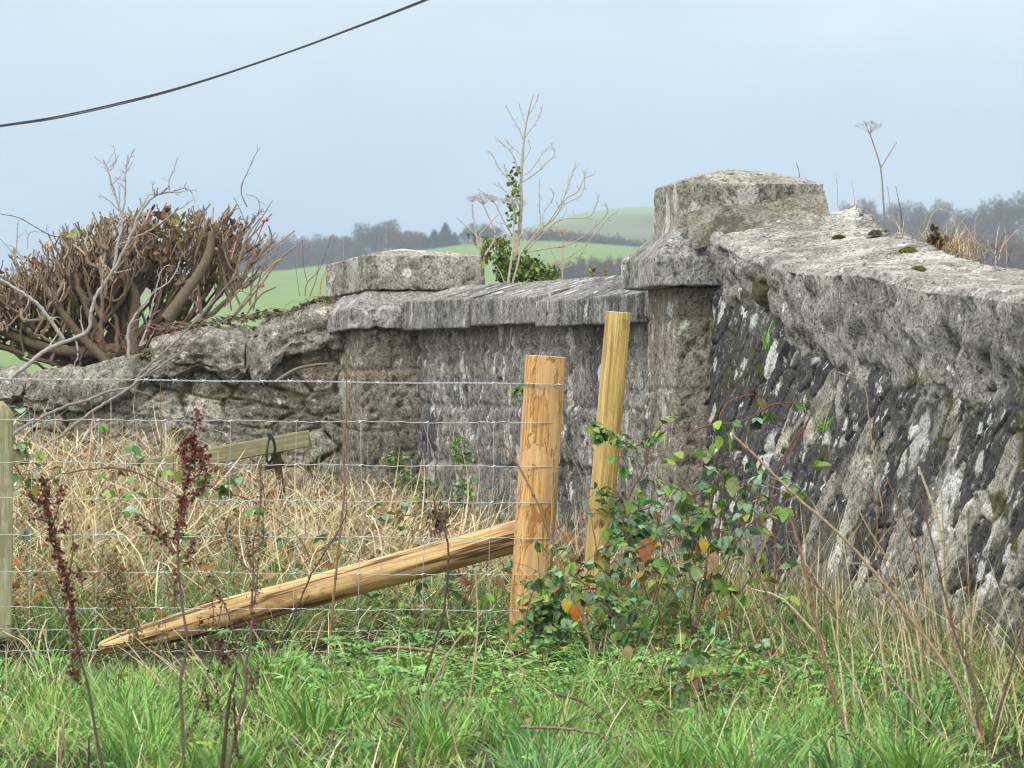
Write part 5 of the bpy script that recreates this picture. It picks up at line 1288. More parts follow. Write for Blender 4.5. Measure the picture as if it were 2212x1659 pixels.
# ================================================================== WEEDS IN FRONT OF AND BEHIND THE FENCE
def seeds_along(mb, P, t0, t1, n, rad, col, size):
    P = np.asarray(P); t = t0 + (t1 - t0) * rg.random(n); i = t * (len(P) - 1); a = np.floor(i).astype(int).clip(0, len(P) - 2)
    # whorls: seeds gather at knots on the stem
    k = np.round(t * 26) / 26 + .006 * rg.normal(size=n); i = (np.clip(k, t0, t1) * (len(P) - 1)); a = np.floor(i).astype(int).clip(0, len(P) - 2)
    p = P[a] + (P[a + 1] - P[a]) * (i - a)[:, None] + rg.normal(size=(n, 3)) * rad
    leaves(mb, p, size * (.5 + .7 * rg.random(n)), rg.random(n) * 6.28, rg.normal(size=n) * 1.2, rg.normal(size=n) * 2, mixcol(col, n, .25), SEED)
SEED = leaf_template(.9, .0, 4, .5, .3)
RED = [(.13, .035, .03), (.19, .06, .045), (.09, .03, .025), (.22, .10, .06)]; BRN = [(.14, .07, .05), (.09, .045, .04), (.20, .12, .08)]
def dock(label, main, r, sprays, col, seedcol, t0=.0, t1=.6, ns=500, size=.011, rad=.007, group='dead docks in front of the fence'):
    """main: world polyline from top to foot; sprays: (polyline, number of seeds)"""
    P = wp(main, 60); e = empty('dead_dock', P[-1]); tag(e, label, 'dry weed', group)
    st, sd = MB(), MB(); tube(st, P, np.linspace(r * .3, r * .82, 60), 7, col, .15)
    if ns: seeds_along(sd, P, t0, t1, ns, rad, seedcol, size)
    for pts, n in sprays:
        sp = MB(); Q = wp(pts, 16); tube(st, Q, np.linspace(r * .42, r * .2, 16), 5, col, .1); seeds_along(sp, Q, .1, 1, n, rad * .9, seedcol, size)
        build(sp, 'seeds', M_leaf, e)
    build(st, 'stem', M_stem, e)
    if sd.n: build(sd, 'seeds', M_leaf, e)
def stand(parts, Y):
    """distance at which the lowest point of a plant meets the field"""
    if Y > 21.4: return Y
    ym = max(ZM[k][1] + y / ZM[k][2] for k, pts in parts for x, y in pts) + 12
    return max(15.9, min(Y + 1.2, 20200 / (ym - 829.5 + 375)))
Pn = lambda Y, *a: sum((R(k, pts, Y) for k, pts in a), [])
SC_ = (.11, .065, .06)
Y1 = 16.3
dock('dead dock stalk leftmost in front of the fence, reddish seeds thick down its bent top', Pn(Y1, (4, [(288, 690), (300, 850), (350, 1050), (400, 1250), (445, 1400)]), (7, [(470, 300), (515, 530), (570, 720), (610, 960), (625, 1060), (665, 1260), (690, 1400)])), .0058,
     [(R(4, [(300, 850), (230, 800), (150, 760)], Y1), 50), (R(4, [(330, 1000), (380, 850), (400, 720)], Y1), 50), (R(4, [(340, 1020), (410, 1000), (430, 940)], Y1), 40), (R(4, [(400, 1300), (480, 1280), (540, 1310)], Y1), 40), (R(4, [(330, 960), (240, 930), (190, 930)], Y1), 30), (R(7, [(530, 560), (480, 480), (470, 620), (500, 690)], Y1), 110)],
     SC_, RED, 0, .50, 620)
Y2 = 16.35
dock('dead dock stalk with a branched red-brown seed head reaching over the barbed wire', Pn(Y2, (4, [(1285, 225), (1250, 420), (1240, 520), (1205, 700), (1175, 880), (1155, 1050), (1158, 1300), (1190, 1560)]), (7, [(1210, 400), (1195, 550), (1168, 700), (1180, 900), (1190, 1250), (1192, 1400)])), .0062,
     [(R(4, [(1200, 700), (1290, 640), (1320, 560), (1300, 480)], Y2), 110), (R(4, [(1215, 620), (1180, 520), (1205, 430)], Y2), 90), (R(4, [(1230, 560), (1290, 520), (1300, 480)], Y2), 50), (R(4, [(1160, 900), (1240, 800), (1320, 720), (1330, 600)], Y2), 110), (R(4, [(1155, 1050), (1060, 1050), (960, 1020), (890, 930)], Y2), 60), (R(4, [(1160, 1150), (1100, 1130), (1050, 1030), (1000, 960)], Y2), 50),
      (R(4, [(1165, 1200), (1230, 1150), (1260, 1050)], Y2), 50), (R(4, [(1160, 1300), (1130, 1350), (1130, 1490)], Y2), 50)], (.15, .09, .09), RED, 0, .38, 360)
Y3 = 16.2
dock('slender dead dock stalk with a knee, small seeds strung up to its tip', Pn(Y3, (4, [(1682, 590), (1690, 760), (1680, 900), (1640, 1100), (1640, 1300), (1632, 1500), (1640, 1620)]), (7, [(1632, 300), (1615, 480), (1595, 560), (1590, 750), (1560, 900), (1510, 1100), (1475, 1260), (1460, 1400)])), .0058,
     [(R(4, [(1630, 1250), (1600, 1100), (1605, 1000)], Y3), 60), (R(4, [(1640, 1500), (1665, 1350), (1670, 1180)], Y3), 70), (R(4, [(1640, 1150), (1700, 1080), (1710, 960)], Y3), 40), (R(4, [(1625, 1280), (1540, 1180), (1480, 1080), (1460, 960)], Y3), 70), (R(7, [(1580, 800), (1650, 680), (1700, 560), (1750, 400)], Y3), 90), (R(7, [(1575, 840), (1620, 900), (1630, 980)], Y3), 30),
      (R(7, [(1600, 600), (1650, 720), (1680, 830)], Y3), 40)], (.17, .10, .095), BRN, 0, .45, 150, .008)
dock('thin dead dock with drooping seed strings between two thicker stalks', Pn(16.8, (7, [(1370, 10), (1430, 140), (1480, 260), (1530, 430), (1580, 600), (1600, 700)])), .004, [(R(7, [(1440, 180), (1410, 330), (1380, 460), (1350, 620), (1310, 760), (1250, 980), (1215, 1110)], 16.8), 110), (R(7, [(1400, 480), (1430, 420), (1440, 540), (1500, 560)], 16.8), 170),
      (R(7, [(1440, 560), (1400, 660), (1420, 860), (1430, 980)], 16.8), 60), (R(7, [(1370, 120), (1380, 300), (1300, 350), (1290, 270)], 16.8), 60), (R(7, [(1350, 760), (1340, 830), (1360, 880)], 16.8), 90), (R(4, [(1330, 1230), (1300, 1200)], 16.8), 10)], (.13, .08, .07), BRN, 0, .3, 50, .009)
dock('thick dark broken-off dock stump with a splintered orange-brown top', Pn(16.1, (7, [(1535, 578), (1515, 700), (1490, 780), (1468, 950), (1440, 1250), (1430, 1400)])), .0085, [(R(7, [(1515, 790), (1520, 920), (1530, 1060), (1550, 1200)], 16.1), 60)], (.075, .045, .035), BRN, .1, .5, 0)
dock('short crooked black stalk at the bottom left with a snapped top', Pn(16.0, (7, [(598, 1040), (578, 1060), (575, 1150), (574, 1260), (574, 1400)])), .005, [], (.06, .035, .03), BRN, 0, 1, 0)
dock('dim brown seeding weed behind the netting, low above the strut end', Pn(20.8, (4, [(700, 1180), (760, 1350), (850, 1560), (900, 1700)])), .0035, [(R(4, [(620, 1480), (700, 1450), (760, 1540)], 20.8), 120), (R(4, [(640, 1560), (740, 1620), (800, 1580)], 20.8), 120), (R(4, [(700, 1300), (740, 1250), (760, 1230)], 20.8), 70), (R(4, [(780, 1400), (820, 1420)], 20.8), 50)],
     (.16, .12, .08), [(.16, .12, .06), (.22, .16, .08)], 0, .8, 260, .012, .02, None)
dock('grey-green seeding weed with olive flower heads before the strut', Pn(20.6, (7, [(860, 330), (900, 450), (930, 560), (940, 700)])), .003, [(R(7, [(1030, 340), (1020, 440), (1010, 520)], 20.6), 70), (R(7, [(720, 560), (800, 500), (900, 560)], 20.6), 130), (R(7, [(840, 430), (880, 400), (900, 440)], 20.6), 60)], (.18, .15, .09), [(.20, .17, .08), (.13, .12, .05)], 0, .8, 80, .011, .014, None)
def stalk(label, parts, Y, r, col, tw=None, name='dead_stalk', group=None, cat='dry stalk', mat=M_stem, r2=.5):
    Y = stand(parts, Y); pts = Pn(Y, *parts)
    P = wp(pts, max(14, len(pts) * 6)); mb = MB(); P = P + 0
    P[1:-1] += rg.normal(size=(len(P) - 2, 3)) * .0007
    if tw: twigs(mb, P, r, r * r2, tw[0], col, tw[1], tw[2], tw[3])
    else: tube(mb, P, np.linspace(r, r * r2, len(P)), 6, col, .12)
    for i in range(4, len(P) - 2, 9):     # knots
        tube(mb, [P[i] - (P[i + 1] - P[i]) * .15, P[i] + (P[i + 1] - P[i]) * .15], r * (1.35 - .5 * i / len(P)), 6, np.array(col) * .7)
    o = top_mesh(mb, name, mat, tuple(P[0])); tag(o, label, cat, group); return o
BR = (.23, .145, .085); DB = (.10, .065, .05); TN = (.50, .40, .26)
stalk('straight brown stalk rising in front of the farther pier, crossing the strut', [(8, [(195, 460)]), (5, [(200, 1650), (232, 1300), (262, 1000), (290, 700), (282, 500), (300, 250), (302, 60), (300, -120)])], 20.2, .0052, BR)
stalk('dark crooked stalk with a shrivelled flower head, just left of the thick post', [(8, [(750, 800), (810, 650), (870, 450), (930, 250)]), (5, [(945, 1400), (962, 1200), (955, 1080), (920, 960), (880, 870), (865, 800)])], 19.8, .0048, DB, (1, 4, .8, .10))
mb = MB(); hp = np.array([list(R(5, [(890 + 40 * rnd.gauss(0, 1), 925 + 40 * rnd.gauss(0, 1))], 19.8)[0]) for _ in range(110)])
leaves(mb, hp, .018 + .02 * rg.random(110), rg.random(110) * 6.28, rg.normal(size=110), rg.normal(size=110), mixcol([(.20, .14, .09), (.13, .08, .05)], 110), leaf_template(.3, 0, 4, .3, .5))
o = top_mesh(mb, 'shrivelled_flower_head', M_leaf, tuple(hp[0])); tag(o, 'shrivelled brown flower head on the dark crooked stalk by the thick post', 'dry plant')
stalk('long brown stalk leaning right across the front of the thick post', [(8, [(1945, 660), (1870, 400), (1800, 170)]), (5, [(1860, 1620), (1720, 1320), (1630, 1060), (1520, 790), (1420, 600), (1325, 445)])], 20.4, .0062, (.27, .17, .09), (0, 1, 1, 1))
stalk('thin two-tone stalk between the thick post and the slimmer post', [(5, [(1945, 1290), (1900, 1010), (1850, 750), (1760, 520), (1690, 390)])], 21.0, .0036, (.30, .22, .15))
stalk('pale tan stalk left of the foot of the thick post', [(8, [(1088, 860), (1130, 560), (1152, 300), (1140, 0)]), (5, [(1142, 1250)])], 19.6, .004, (.46, .35, .22))
stalk('tan stalk leaning right from the grass below the pale one', [(8, [(790, 830), (870, 690), (960, 510), (1080, 350), (1190, 235)])], 19.4, .004, (.42, .32, .20))
stalk('short tan stalk forking from the leaning tan one', [(8, [(895, 760), (930, 600), (955, 500)])], 19.45, .004, (.38, .28, .18))
stalk('dark slanting stalk crossing in front of the lower strut', [(7, [(1770, 500), (1860, 330), (1940, 170), (2010, 10)]), (5, [(60, 1310), (180, 1120), (250, 1010), (310, 875)])], 19.7, .004, DB)
stalk('second dark slanting stalk low beside the first, before the strut', [(7, [(1780, 480), (1850, 390), (1930, 250), (2000, 130)])], 19.72, .0035, DB)
stalk('dark slanting stalk low at the left behind the leftmost dock', [(7, [(640, 620), (570, 490), (440, 320), (330, 130), (285, 0)])], 18.6, .0045, DB)
stalk('fine grey-brown stalk beside the leftmost dock', [(7, [(385, 1250), (430, 850), (450, 600), (455, 300)])], 17.9, .0026, (.3, .22, .17))
stalk('pale grey leaning stalk at the lower left edge', [(7, [(150, 1150), (100, 970), (50, 870), (0, 760), (-60, 680)])], 17.3, .003, (.42, .38, .33))
stalk('thin grey stalk standing alone in the front grass, middle', [(8, [(728, 1260), (720, 1050), (700, 900), (665, 780)])], 17.6, .003, (.24, .19, .18))
stalk('broken brown stub poking from the grass at the bottom edge', [(8, [(1240, 1260), (1215, 1200), (1190, 1140)])], 16.9, .006, (.14, .09, .07))
for k, (x0, y0, x1, y1) in enumerate(((870, 400, 1350, 840), (560, 170, 1120, 800), (1080, 480, 1330, 820), (1180, 470, 1400, 760), (1120, 350, 1290, 560), (100, 330, 260, 670), (1240, 480, 1440, 800), (1000, 500, 1210, 700))):
    stalk('long pale straw in the leaning sheaf between the two front docks' if k not in (5,) else 'single pale straw leaning at the far left below the netting', [(7, [(x1, y1), ((x0 + x1) / 2 + 12, (y0 + y1) / 2 - 8), (x0, y0)])], 18.4 + .1 * k, .0026, (.56, .47, .32), name='straw', group='pale straws leaning in the front grass', cat='straw')
# the tall dead stems in front of the near wall
def wstem(label, parts, Y, r, col, tw=None): stalk(label, parts, Y, r, col, tw, 'dead_stalk', 'dead stalks in front of the near wing wall')
wstem('longest tan stalk leaning left with side twigs, before the near wall', [(6, [(1990, 1659), (1930, 1500), (1800, 1250), (1600, 980), (1450, 790), (1240, 560), (1020, 370), (830, 180), (690, 50)])], 19.2, .0064, (.37, .27, .17), (1, 11, .8, .10))
wstem('thin upright tan stalk reaching to the rough coping of the near wall', [(6, [(1545, 1000), (1540, 850), (1500, 600), (1455, 320), (1425, 120), (1400, -60)]), (3, [(1390, 1400), (1350, 1330), (1240, 1290)])], 20.6, .0042, (.42, .31, .2))
wstem('stout pale stalk with a snapped forked tip, bent left', [(6, [(1850, 1330), (1830, 1150), (1795, 850), (1785, 640), (1755, 480), (1700, 320), (1660, 215)])], 19.9, .0075, (.56, .46, .30))
wstem('stout pale stalk standing straight right of the forked one', [(6, [(1840, 1300), (1820, 1100), (1800, 800), (1790, 560), (1780, 340)])], 20.0, .0068, (.52, .42, .28))
wstem('dark brown stalk crossing behind the stout pale pair', [(6, [(1970, 1600), (1960, 1400), (1850, 1080), (1790, 850), (1720, 560), (1650, 310)])], 19.6, .0048, (.16, .10, .08), (1, 7, .8, .12))
wstem('long brown stalk leaning left from the foot, middle of the near wall', [(6, [(1310, 1650), (1230, 1440), (1180, 1260), (1120, 1000), (1060, 720), (1010, 540), (985, 460)])], 18.9, .0062, (.25, .16, .10), (1, 7, .8, .10))
wstem('thin brown stalk crossing the long brown one low down', [(6, [(1120, 1340), (1020, 1150), (950, 1030), (870, 880), (800, 720), (740, 500)])], 19.4, .004, (.20, .12, .085))
wstem('thin dark stalk leaning left between brambles and near wall', [(6, [(1345, 1230), (1260, 1050), (1170, 880), (1080, 760), (1040, 620), (1010, 480)])], 19.8, .004, (.22, .13, .08), (1, 6, .8, .12))
wstem('greyish stalk lying low and slanting to the lower right', [(6, [(1820, 1659), (1700, 1520), (1560, 1370), (1440, 1210), (1330, 1020), (1265, 890)])], 19.0, .0042, (.33, .27, .22))
wstem('tan stalk rising right beside the thin upright one', [(6, [(1600, 1250), (1560, 1000), (1530, 760), (1400, 540), (1325, 390)])], 20.2, .0042, (.45, .33, .21), (1, 6, .7, .12))
wstem('brown stalk behind the thin upright one', [(6, [(1500, 1180), (1490, 900), (1440, 640), (1450, 420), (1370, 320)])], 20.5, .004, (.24, .15, .10), (1, 6, .7, .14))
wstem('red-brown stalk slanting over the middle of the near wall', [(6, [(1760, 1230), (1700, 950), (1640, 650), (1560, 420), (1480, 250)])], 20.1, .0036, (.25, .13, .09))
wstem('dark bent stalk at the right edge leaning out of the picture', [(6, [(2035, 1659), (2080, 1500), (2130, 1330), (2180, 1130), (2230, 980), (2290, 860)])], 18.6, .0052, (.13, .085, .06))
wstem('pale stalk leaning left at the right edge', [(6, [(2300, 1250), (2230, 1050), (2180, 880), (2130, 740)])], 19.0, .0042, (.50, .40, .27))
wstem('pale bent stalk low at the right edge', [(6, [(2210, 1480), (2130, 1300), (2080, 1160), (2010, 1050)])], 18.8, .0046, (.52, .42, .28))
wstem('short brown stalk cluster low at the right', [(6, [(1990, 1620), (1960, 1350), (1900, 1150), (1875, 960)])], 19.3, .004, (.24, .15, .08), (1, 8, .7, .15))
for k, (x0, y0, x1, y1) in enumerate(((1250, 1150, 1225, 700), (1245, 1000, 1235, 720), (1740, 1100, 1665, 640), (1760, 1150, 1700, 800), (1720, 1200, 1690, 670), (1790, 1200, 1720, 790), (1600, 1300, 1545, 950), (1640, 1340, 1560, 960), (1700, 1300, 1620, 930), (1680, 1350, 1580, 1000), (1920, 1160, 1965, 830), (2000, 1300, 2080, 1050), (2100, 1420, 2060, 1150),
                                           (1300, 1600, 1200, 980), (1330, 1380, 1300, 1050), (1420, 1500, 1260, 1200), (1120, 960, 790, 855), (830, 1090, 690, 880), (960, 1180, 945, 1000), (1500, 1350, 1440, 950), (2200, 1600, 2150, 1300), (1950, 1500, 1880, 1200))):
    wstem('straight straw-coloured dry stem among the tall stalks at the near wall', [(6, [(x0, y0 + 120), ((x0 + x1) / 2 + rnd.uniform(-8, 8), (y0 + y1) / 2), (x1, y1)])], 19.9 - .06 * k, rnd.uniform(.0030, .0050), (.58, .48, .32))
# bleached sticks on the ground
stalk('long weathered bramble stick lying across the low leaves, middle', [(8, [(480, 490), (560, 470), (750, 478), (900, 505), (1050, 545), (1250, 592), (1360, 612)])], 19.6, .0065, (.30, .21, .15), (0, 1, 1, 1), 'stick', None, 'stick')
stalk('thin arched dark stick below the long weathered one', [(8, [(950, 815), (1040, 785), (1180, 768), (1270, 775), (1340, 808)])], 18.6, .0045, (.16, .10, .08), None, 'stick', None, 'stick')
stalk('brown cane stub arching to a thorny knot in the lower grass', [(8, [(1655, 770), (1800, 808), (1860, 845), (1930, 900), (1990, 960), (2020, 1010)])], 18.3, .005, (.17, .10, .08), (1, 3, .8, .1), 'stick', None, 'stick')
stalk('sharply bent dark cane low in the front grass', [(8, [(1610, 1040), (1690, 990), (1790, 930), (1880, 908), (1930, 945), (1945, 1030)])], 18.1, .0045, (.13, .085, .07), None, 'stick', None, 'stick')
stalk('long low cane curving to the bottom right corner of the grass', [(8, [(1430, 985), (1620, 988), (1780, 1005), (1930, 1030), (1990, 1068)]), (6, [(80, 1625), (280, 1592), (460, 1612), (620, 1655), (760, 1720)])], 17.8, .005, (.25, .17, .13), (1, 4, .9, .06), 'stick', None, 'stick')
stalk('forked tan stick standing in the low leaves right of middle', [(8, [(1370, 860), (1420, 740), (1450, 640), (1425, 612)])], 18.9, .004, (.33, .23, .16), None, 'stick', None, 'stick')

# ---------------- brambles
LBR = leaf_template(.70, .13, 11, .20, .25)
GRN = [(.11, .26, .05), (.17, .34, .07), (.07, .17, .05), (.22, .38, .08), (.14, .26, .12), (.20, .32, .19), (.24, .36, .24), (.12, .22, .10), (.28, .36, .08), (.24, .20, .07)]
def bramble(label, canes, nl, size, pal=GRN, cc=(.20, .085, .075), rad=.05, extra=None, group=None, name='bramble', t_min=.15, r=.0034):
    e = None; lv = MB()
    for cdef in canes:
        k, pts, Y = cdef[:3]; P = wp(R(k, pts, Y), 30)
        P[1:-1] += rg.normal(size=(28, 3)) * .001
        if e is None: e = empty(name, P[0]); tag(e, label, 'bramble' if name == 'bramble' else 'climbing plant' if name == 'climber' else 'weed', group)
        mb = MB(); rr = cdef[4] if len(cdef) > 4 else r; tube(mb, P, np.linspace(rr, rr * .5, 30), 6, np.array(cc) * rnd.uniform(.8, 1.3), .15)
        for q in range(26):    # thorns
            i = rnd.randrange(1, 29); v = rg.normal(size=3) * .006; tube(mb, [P[i], P[i] + v], [.0011, .0002], 3, cc)
        build(mb, 'cane', M_stem, e)
        m = cdef[3] if len(cdef) > 3 else nl
        m = int(m * (1.55 if name == 'bramble' and len(canes) > 5 else 1.6))
        for _ in range(m):
            i = int(29 * (t_min + (1 - t_min) * rnd.random())); c = P[i] + rg.normal(size=3) * rad * np.array([1, 1, .9])
            a = rnd.uniform(0, 6.28); s0 = size * rnd.uniform(.6, 1.25); base = mixcol(pal, 1)[0]; tl = rnd.gauss(.35, .5)
            tube(lv, [P[i], (P[i] + c) / 2 + (0, 0, .01), c], [.0012, .0008], 3, (.15, .12, .06))
            az = np.array([a, a + 1.35, a - 1.35]); leaves(lv, np.array([c] * 3), np.array([s0, s0 * .8, s0 * .8]), az, tl + .25 * rg.normal(size=3), .5 * rg.normal(size=3), base * (1 + .1 * rg.normal(size=(3, 1))), LBR)
    for k, p, Y, s0, col in (extra or []):
        c = np.array(R(k, [p], Y)); leaves(lv, c, np.array([s0]), np.array([rnd.uniform(0, 6)]), np.array([1.2]), np.array([rnd.uniform(-.5, .5)]), np.array([col]), LBR)
    build(lv, 'leaves', M_leaf, e)
YB = 21.0
OR, YE = (.50, .17, .03), (.48, .36, .05)
bramble('tall bramble arching against the near wall with long purple-red canes', [(3, [(480, 1600), (560, 1570), (620, 1560), (740, 1545), (830, 1500), (900, 1460), (1000, 1450), (1085, 1458)], 22.2, 5, .0042), (3, [(622, 1560), (632, 1500), (680, 1440), (760, 1412), (832, 1405)], 22.2, 0),
    (3, [(1000, 1700), (1060, 1590), (1100, 1510), (1095, 1470)], 21.6, 0, .0046), (6, [(900, 880), (920, 700), (900, 400), (930, 250), (1000, 90), (1060, 10)], 21.6, 5, .0046), (3, [(270, 1659), (350, 1590), (480, 1572)], 22.2, 2, .0034)], 4, .052, t_min=.2,
    extra=[(3, (660, 1600), 22.1, .075, (.16, .32, .04)), (3, (620, 1620), 22.1, .05, (.2, .36, .05)), (6, (560, 130), 21.8, .05, (.36, .42, .20)), (6, (590, 95), 21.8, .045, (.15, .27, .06))])
bramble('dense upright bramble of many leafy stems left of the near wall', [(6, [(440, 1230), (480, 1100), (530, 900), (560, 700), (570, 500), (600, 330), (640, 210), (690, 200)], YB, 16, .0052), (6, [(470, 1200), (520, 1000), (590, 760), (620, 560), (640, 400), (660, 230)], YB, 14, .0046),
    (6, [(540, 900), (620, 820), (700, 640), (780, 520), (900, 480)], YB, 10), (6, [(500, 1150), (470, 1000), (500, 800), (480, 620), (540, 470), (430, 488), (330, 580), (200, 650)], YB, 16, .0045), (6, [(560, 700), (640, 640), (740, 560), (760, 420), (750, 250)], YB, 14),
    (6, [(480, 1300), (560, 1200), (680, 1130), (760, 1000), (880, 900)], YB - .4, 10), (6, [(520, 1250), (600, 1100), (680, 950), (760, 830), (860, 700)], YB - .2, 12), (6, [(430, 1250), (470, 1330), (440, 1450), (420, 1560)], 18.6, 12)], 8, .048, rad=.055,
    extra=[(6, (655, 950), YB - .3, .07, YE), (6, (540, 590), YB, .05, YE), (6, (600, 660), YB - .1, .08, (.30, .20, .10)), (6, (490, 730), YB - .2, .055, (.26, .36, .16)), (6, (700, 270), YB - .1, .07, (.34, .40, .18)), (6, (520, 610), YB, .045, OR)])
bramble('bramble spreading left to the two new posts, with orange dying leaves', [(6, [(540, 355), (440, 375), (300, 420), (200, 450), (60, 500)], 21.4, 12), (6, [(270, 950), (180, 700), (120, 520), (150, 380), (220, 250), (270, 80), (330, -10)], 21.5, 12, .004), (6, [(160, 1300), (250, 1000), (330, 700), (300, 500), (360, 380), (450, 280)], 21.2, 14),
    (6, [(60, 900), (20, 760), (-30, 680), (60, 620), (180, 600)], 21.3, 12), (5, [(2100, 1480), (2000, 1380), (1850, 1390), (1780, 1380)], 21.2, 14, .0045), (8, [(1490, 590), (1460, 420), (1470, 240), (1520, 80), (1600, 0)], 20.6, 10, .003), (6, [(100, 1000), (0, 900), (-120, 800), (-200, 760)], 21.0, 18), (6, [(200, 1150), (60, 1000), (-60, 950)], 20.9, 12),
    (6, [(300, 1300), (330, 1100), (300, 880), (380, 700), (400, 560)], 20.9, 12)], 10, .045, rad=.06,
    extra=[(6, (245, 590), 21.2, .085, (.34, .11, .05)), (6, (275, 575), 21.15, .05, OR), (8, (1770, 190), 20.8, .06, OR), (8, (1960, 240), 20.8, .045, (.45, .18, .04)), (8, (1720, 150), 20.8, .05, YE), (8, (1870, 240), 20.8, .075, (.22, .26, .06)), (6, (90, 1170), 20.3, .06, (.13, .26, .08)), (6, (150, 1150), 20.3, .055, (.28, .22, .10)), (6, (140, 390), 21.2, .05, (.17, .30, .05))])
bramble('low bramble trailing over the straw in front of the near wall foot', [(6, [(330, 1560), (380, 1400), (420, 1260), (440, 1150)], 18.6, 14, .004), (6, [(380, 1580), (480, 1450), (620, 1350), (740, 1180), (820, 1130)], 18.6, 16, .004), (6, [(470, 1200), (620, 1190), (760, 1200), (900, 1080)], 20.0, 10), (6, [(250, 1500), (330, 1420), (420, 1350)], 18.9, 8)], 10, .042,
    pal=GRN + [(.16, .09, .05), (.22, .14, .07)], extra=[(6, (300, 1280), 19.9, .07, (.20, .33, .07)), (6, (340, 1250), 19.9, .06, (.22, .32, .18)), (6, (280, 1450), 19.8, .06, (.16, .24, .14)), (6, (470, 1510), 19.4, .06, (.18, .34, .06)), (6, (710, 1440), 19.2, .065, (.20, .34, .17))])
bramble('bramble leaves half hidden in the straw behind the netting, left', [(4, [(80, 560), (130, 640), (220, 760), (340, 800)], 22.4, 12), (4, [(400, 640), (700, 600), (900, 640), (1050, 730), (1200, 800)], 23.4, 10), (4, [(1180, 640), (1300, 700), (1450, 760), (1640, 820), (1850, 980)], 23.2, 12, .003), (4, [(20, 500), (150, 490), (180, 580)], 22.3, 8),
    (4, [(900, 900), (1000, 980), (1150, 1100), (1300, 1240)], 22.6, 8), (4, [(1700, 1150), (1900, 1250), (2050, 1150), (2180, 1050)], 22.8, 8), (5, [(560, 1640), (700, 1560), (900, 1440), (1020, 1380)], 22.0, 12)], 10, .05, rad=.07, group='brambles in the straw bank',
    extra=[(4, (245, 710), 22.2, .06, (.30, .30, .05)), (4, (1160, 620), 23.2, .05, (.2, .28, .05)), (4, (1440, 640), 23.2, .055, (.18, .27, .06))])
bramble('bramble leaves low behind the netting under the strut', [(5, [(300, 1100), (450, 1020), (600, 930), (760, 900)], 24.0, 10), (8, [(420, 300), (560, 210), (700, 240), (850, 330)], 21.9, 12), (5, [(1300, 1000), (1500, 1060), (1700, 980)], 22.2, 4), (5, [(1000, 1400), (1050, 1370), (1150, 1330)], 22.1, 8)], 8, .048, rad=.06, group='brambles in the straw bank')
# nettles and wall plants
NET = [(.14, .28, .07), (.18, .34, .09), (.10, .20, .06), (.24, .38, .11)]
def nettle(label, segs, n, size, pal=NET, rad=.018): bramble(label, segs, n, size, pal, (.16, .12, .07), rad, None, 'small plants growing on the middle parapet', 'nettle', .0, .0018)
nettle('drooping leafy nettle hanging on the middle parapet', [(5, [(1000, 375), (1030, 450), (1060, 560), (1050, 660), (1060, 770)], 28.2, 26), (5, [(1010, 480), (1040, 520), (1080, 540)], 28.2, 10)], 20, .022)
nettle('nettle sprays fanning at the foot of the middle parapet', [(5, [(800, 900), (760, 800), (700, 690), (640, 560), (600, 545)], 27.6, 34), (5, [(780, 850), (830, 760), (800, 700), (700, 700)], 27.6, 22), (5, [(1000, 860), (1050, 780), (1110, 690)], 27.4, 24), (5, [(640, 560), (625, 600), (630, 640)], 27.6, 12)], 20, .026, rad=.03)
nettle('small leafy sprig beside the thick post at barbed wire height', [(5, [(1380, 130), (1410, 90), (1440, 60)], 26.4, 14)], 10, .024, [(.16, .30, .06)])
nettle('nettle tip leaning over the slimmer post', [(5, [(2240, 470), (2100, 440), (2020, 400), (1950, 370), (1900, 320)], 21.8, 22), (5, [(1990, 400), (1920, 400)], 21.8, 8)], 16, .032, rad=.012)
nettle('small nettle crossing the middle of the slimmer post', [(5, [(2120, 800), (2000, 780), (1930, 750)], 21.9, 14)], 10, .024)
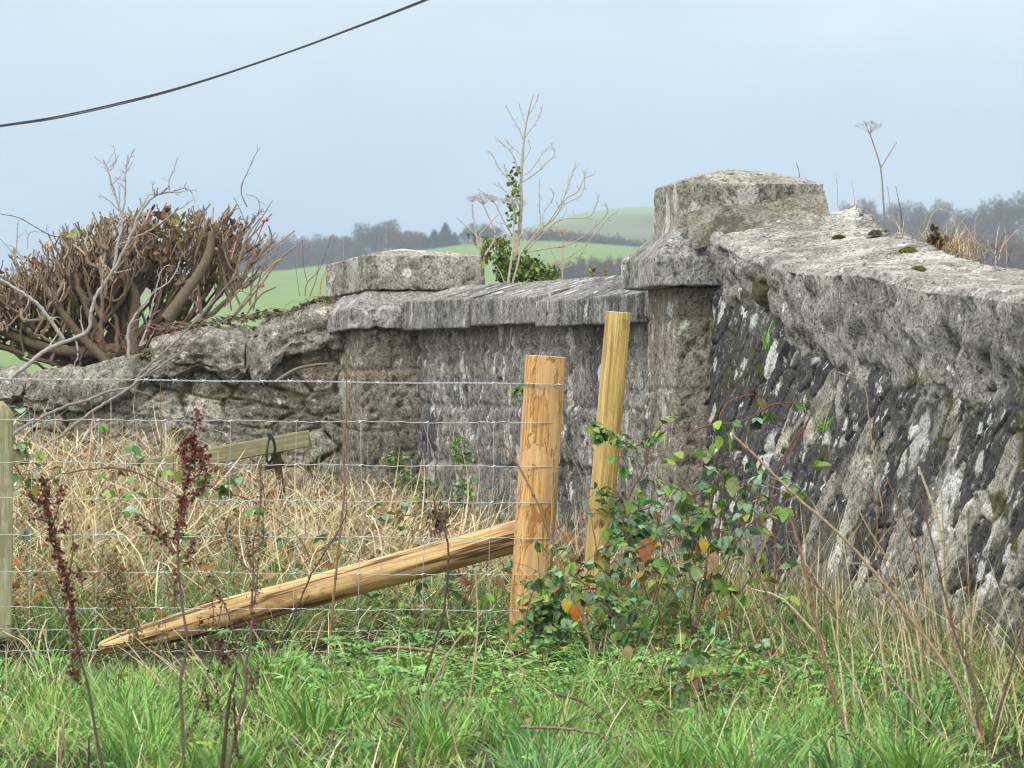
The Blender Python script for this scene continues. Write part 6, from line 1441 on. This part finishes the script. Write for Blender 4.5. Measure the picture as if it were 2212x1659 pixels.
nettle('nettle clump crowding in behind the foot of the slimmer post', [(6, [(150, 620), (170, 540), (200, 480)], 22.6, 26), (6, [(230, 640), (240, 560), (230, 500)], 22.6, 26), (6, [(50, 560), (40, 460), (60, 420)], 22.3, 14)], 16, .045, [(.10, .24, .09), (.14, .32, .12)], rad=.03)
nettle('nettle clump at the left foot of the thick post', [(8, [(1480, 380), (1530, 260), (1580, 120), (1560, 60)], 21.2, 34), (8, [(1560, 330), (1620, 220), (1680, 100)], 21.2, 30)], 16, .04, [(.12, .27, .10), (.16, .33, .13)], rad=.035)
for c, lb in (((865, 1170), 'tall thin green grass tuft growing from the dark upper part of the near wall'), ((1170, 1600), 'bright green grass tuft growing from the middle of the near wall')):
    w = R(3, [c], 22.6 if c[0] < 1000 else 21.9)[0]
    tuft('wall_grass', 3, c, 22.75 if c[0] < 1000 else 21.85, 34 if c[0] > 1000 else 16, .10 if c[0] > 1000 else .13, .015 if c[0] > 1000 else .006, [(.16, .36, .06), (.24, .42, .10)], lb, 'grass tuft', .9 if c[0] > 1000 else .25, w=.004)
tuft('wall_grass', 6, (1990, 960), 20.6, 40, .09, .02, [(.14, .30, .05), (.2, .34, .08)], 'green grass tuft low on the near wall towards the right', 'grass tuft', .7, w=.004)
tuft('wall_grass', 3, (1640, 1350), 21.3, 24, .07, .012, [(.3, .24, .1), (.14, .12, .05)], 'half-dead grass wisp hanging on the near wall below the coping', 'grass tuft', .5, w=.003)
# climbing dry vines on the middle parapet
stem_thing('climber', [(5, [(1350, 80), (1330, 250), (1330, 400), (1325, 560), (1300, 720)], 26.6, .0013, (.30, .26, .22)), (2, [(1370, 1310), (1355, 1450), (1335, 1560), (1345, 1640)], 27.6, .0012, (.36, .32, .27)), (2, [(1135, 1270), (1180, 1340), (1240, 1440), (1300, 1550)], 28.3, .0012, (.25, .14, .11)),
    (5, [(800, 320), (870, 540), (930, 780), (960, 900)], 27.9, .0015, (.45, .38, .28)), (5, [(890, 220), (900, 500), (870, 780)], 27.9, .0013, (.42, .35, .27)), (5, [(440, 430), (440, 640), (490, 880)], 28.6, .0014, (.42, .35, .27)), (5, [(180, 250), (215, 450), (235, 650)], 28.9, .0014, (.42, .33, .25))],
    'thin leafless climber stems straggling over the middle parapet', 'climber')
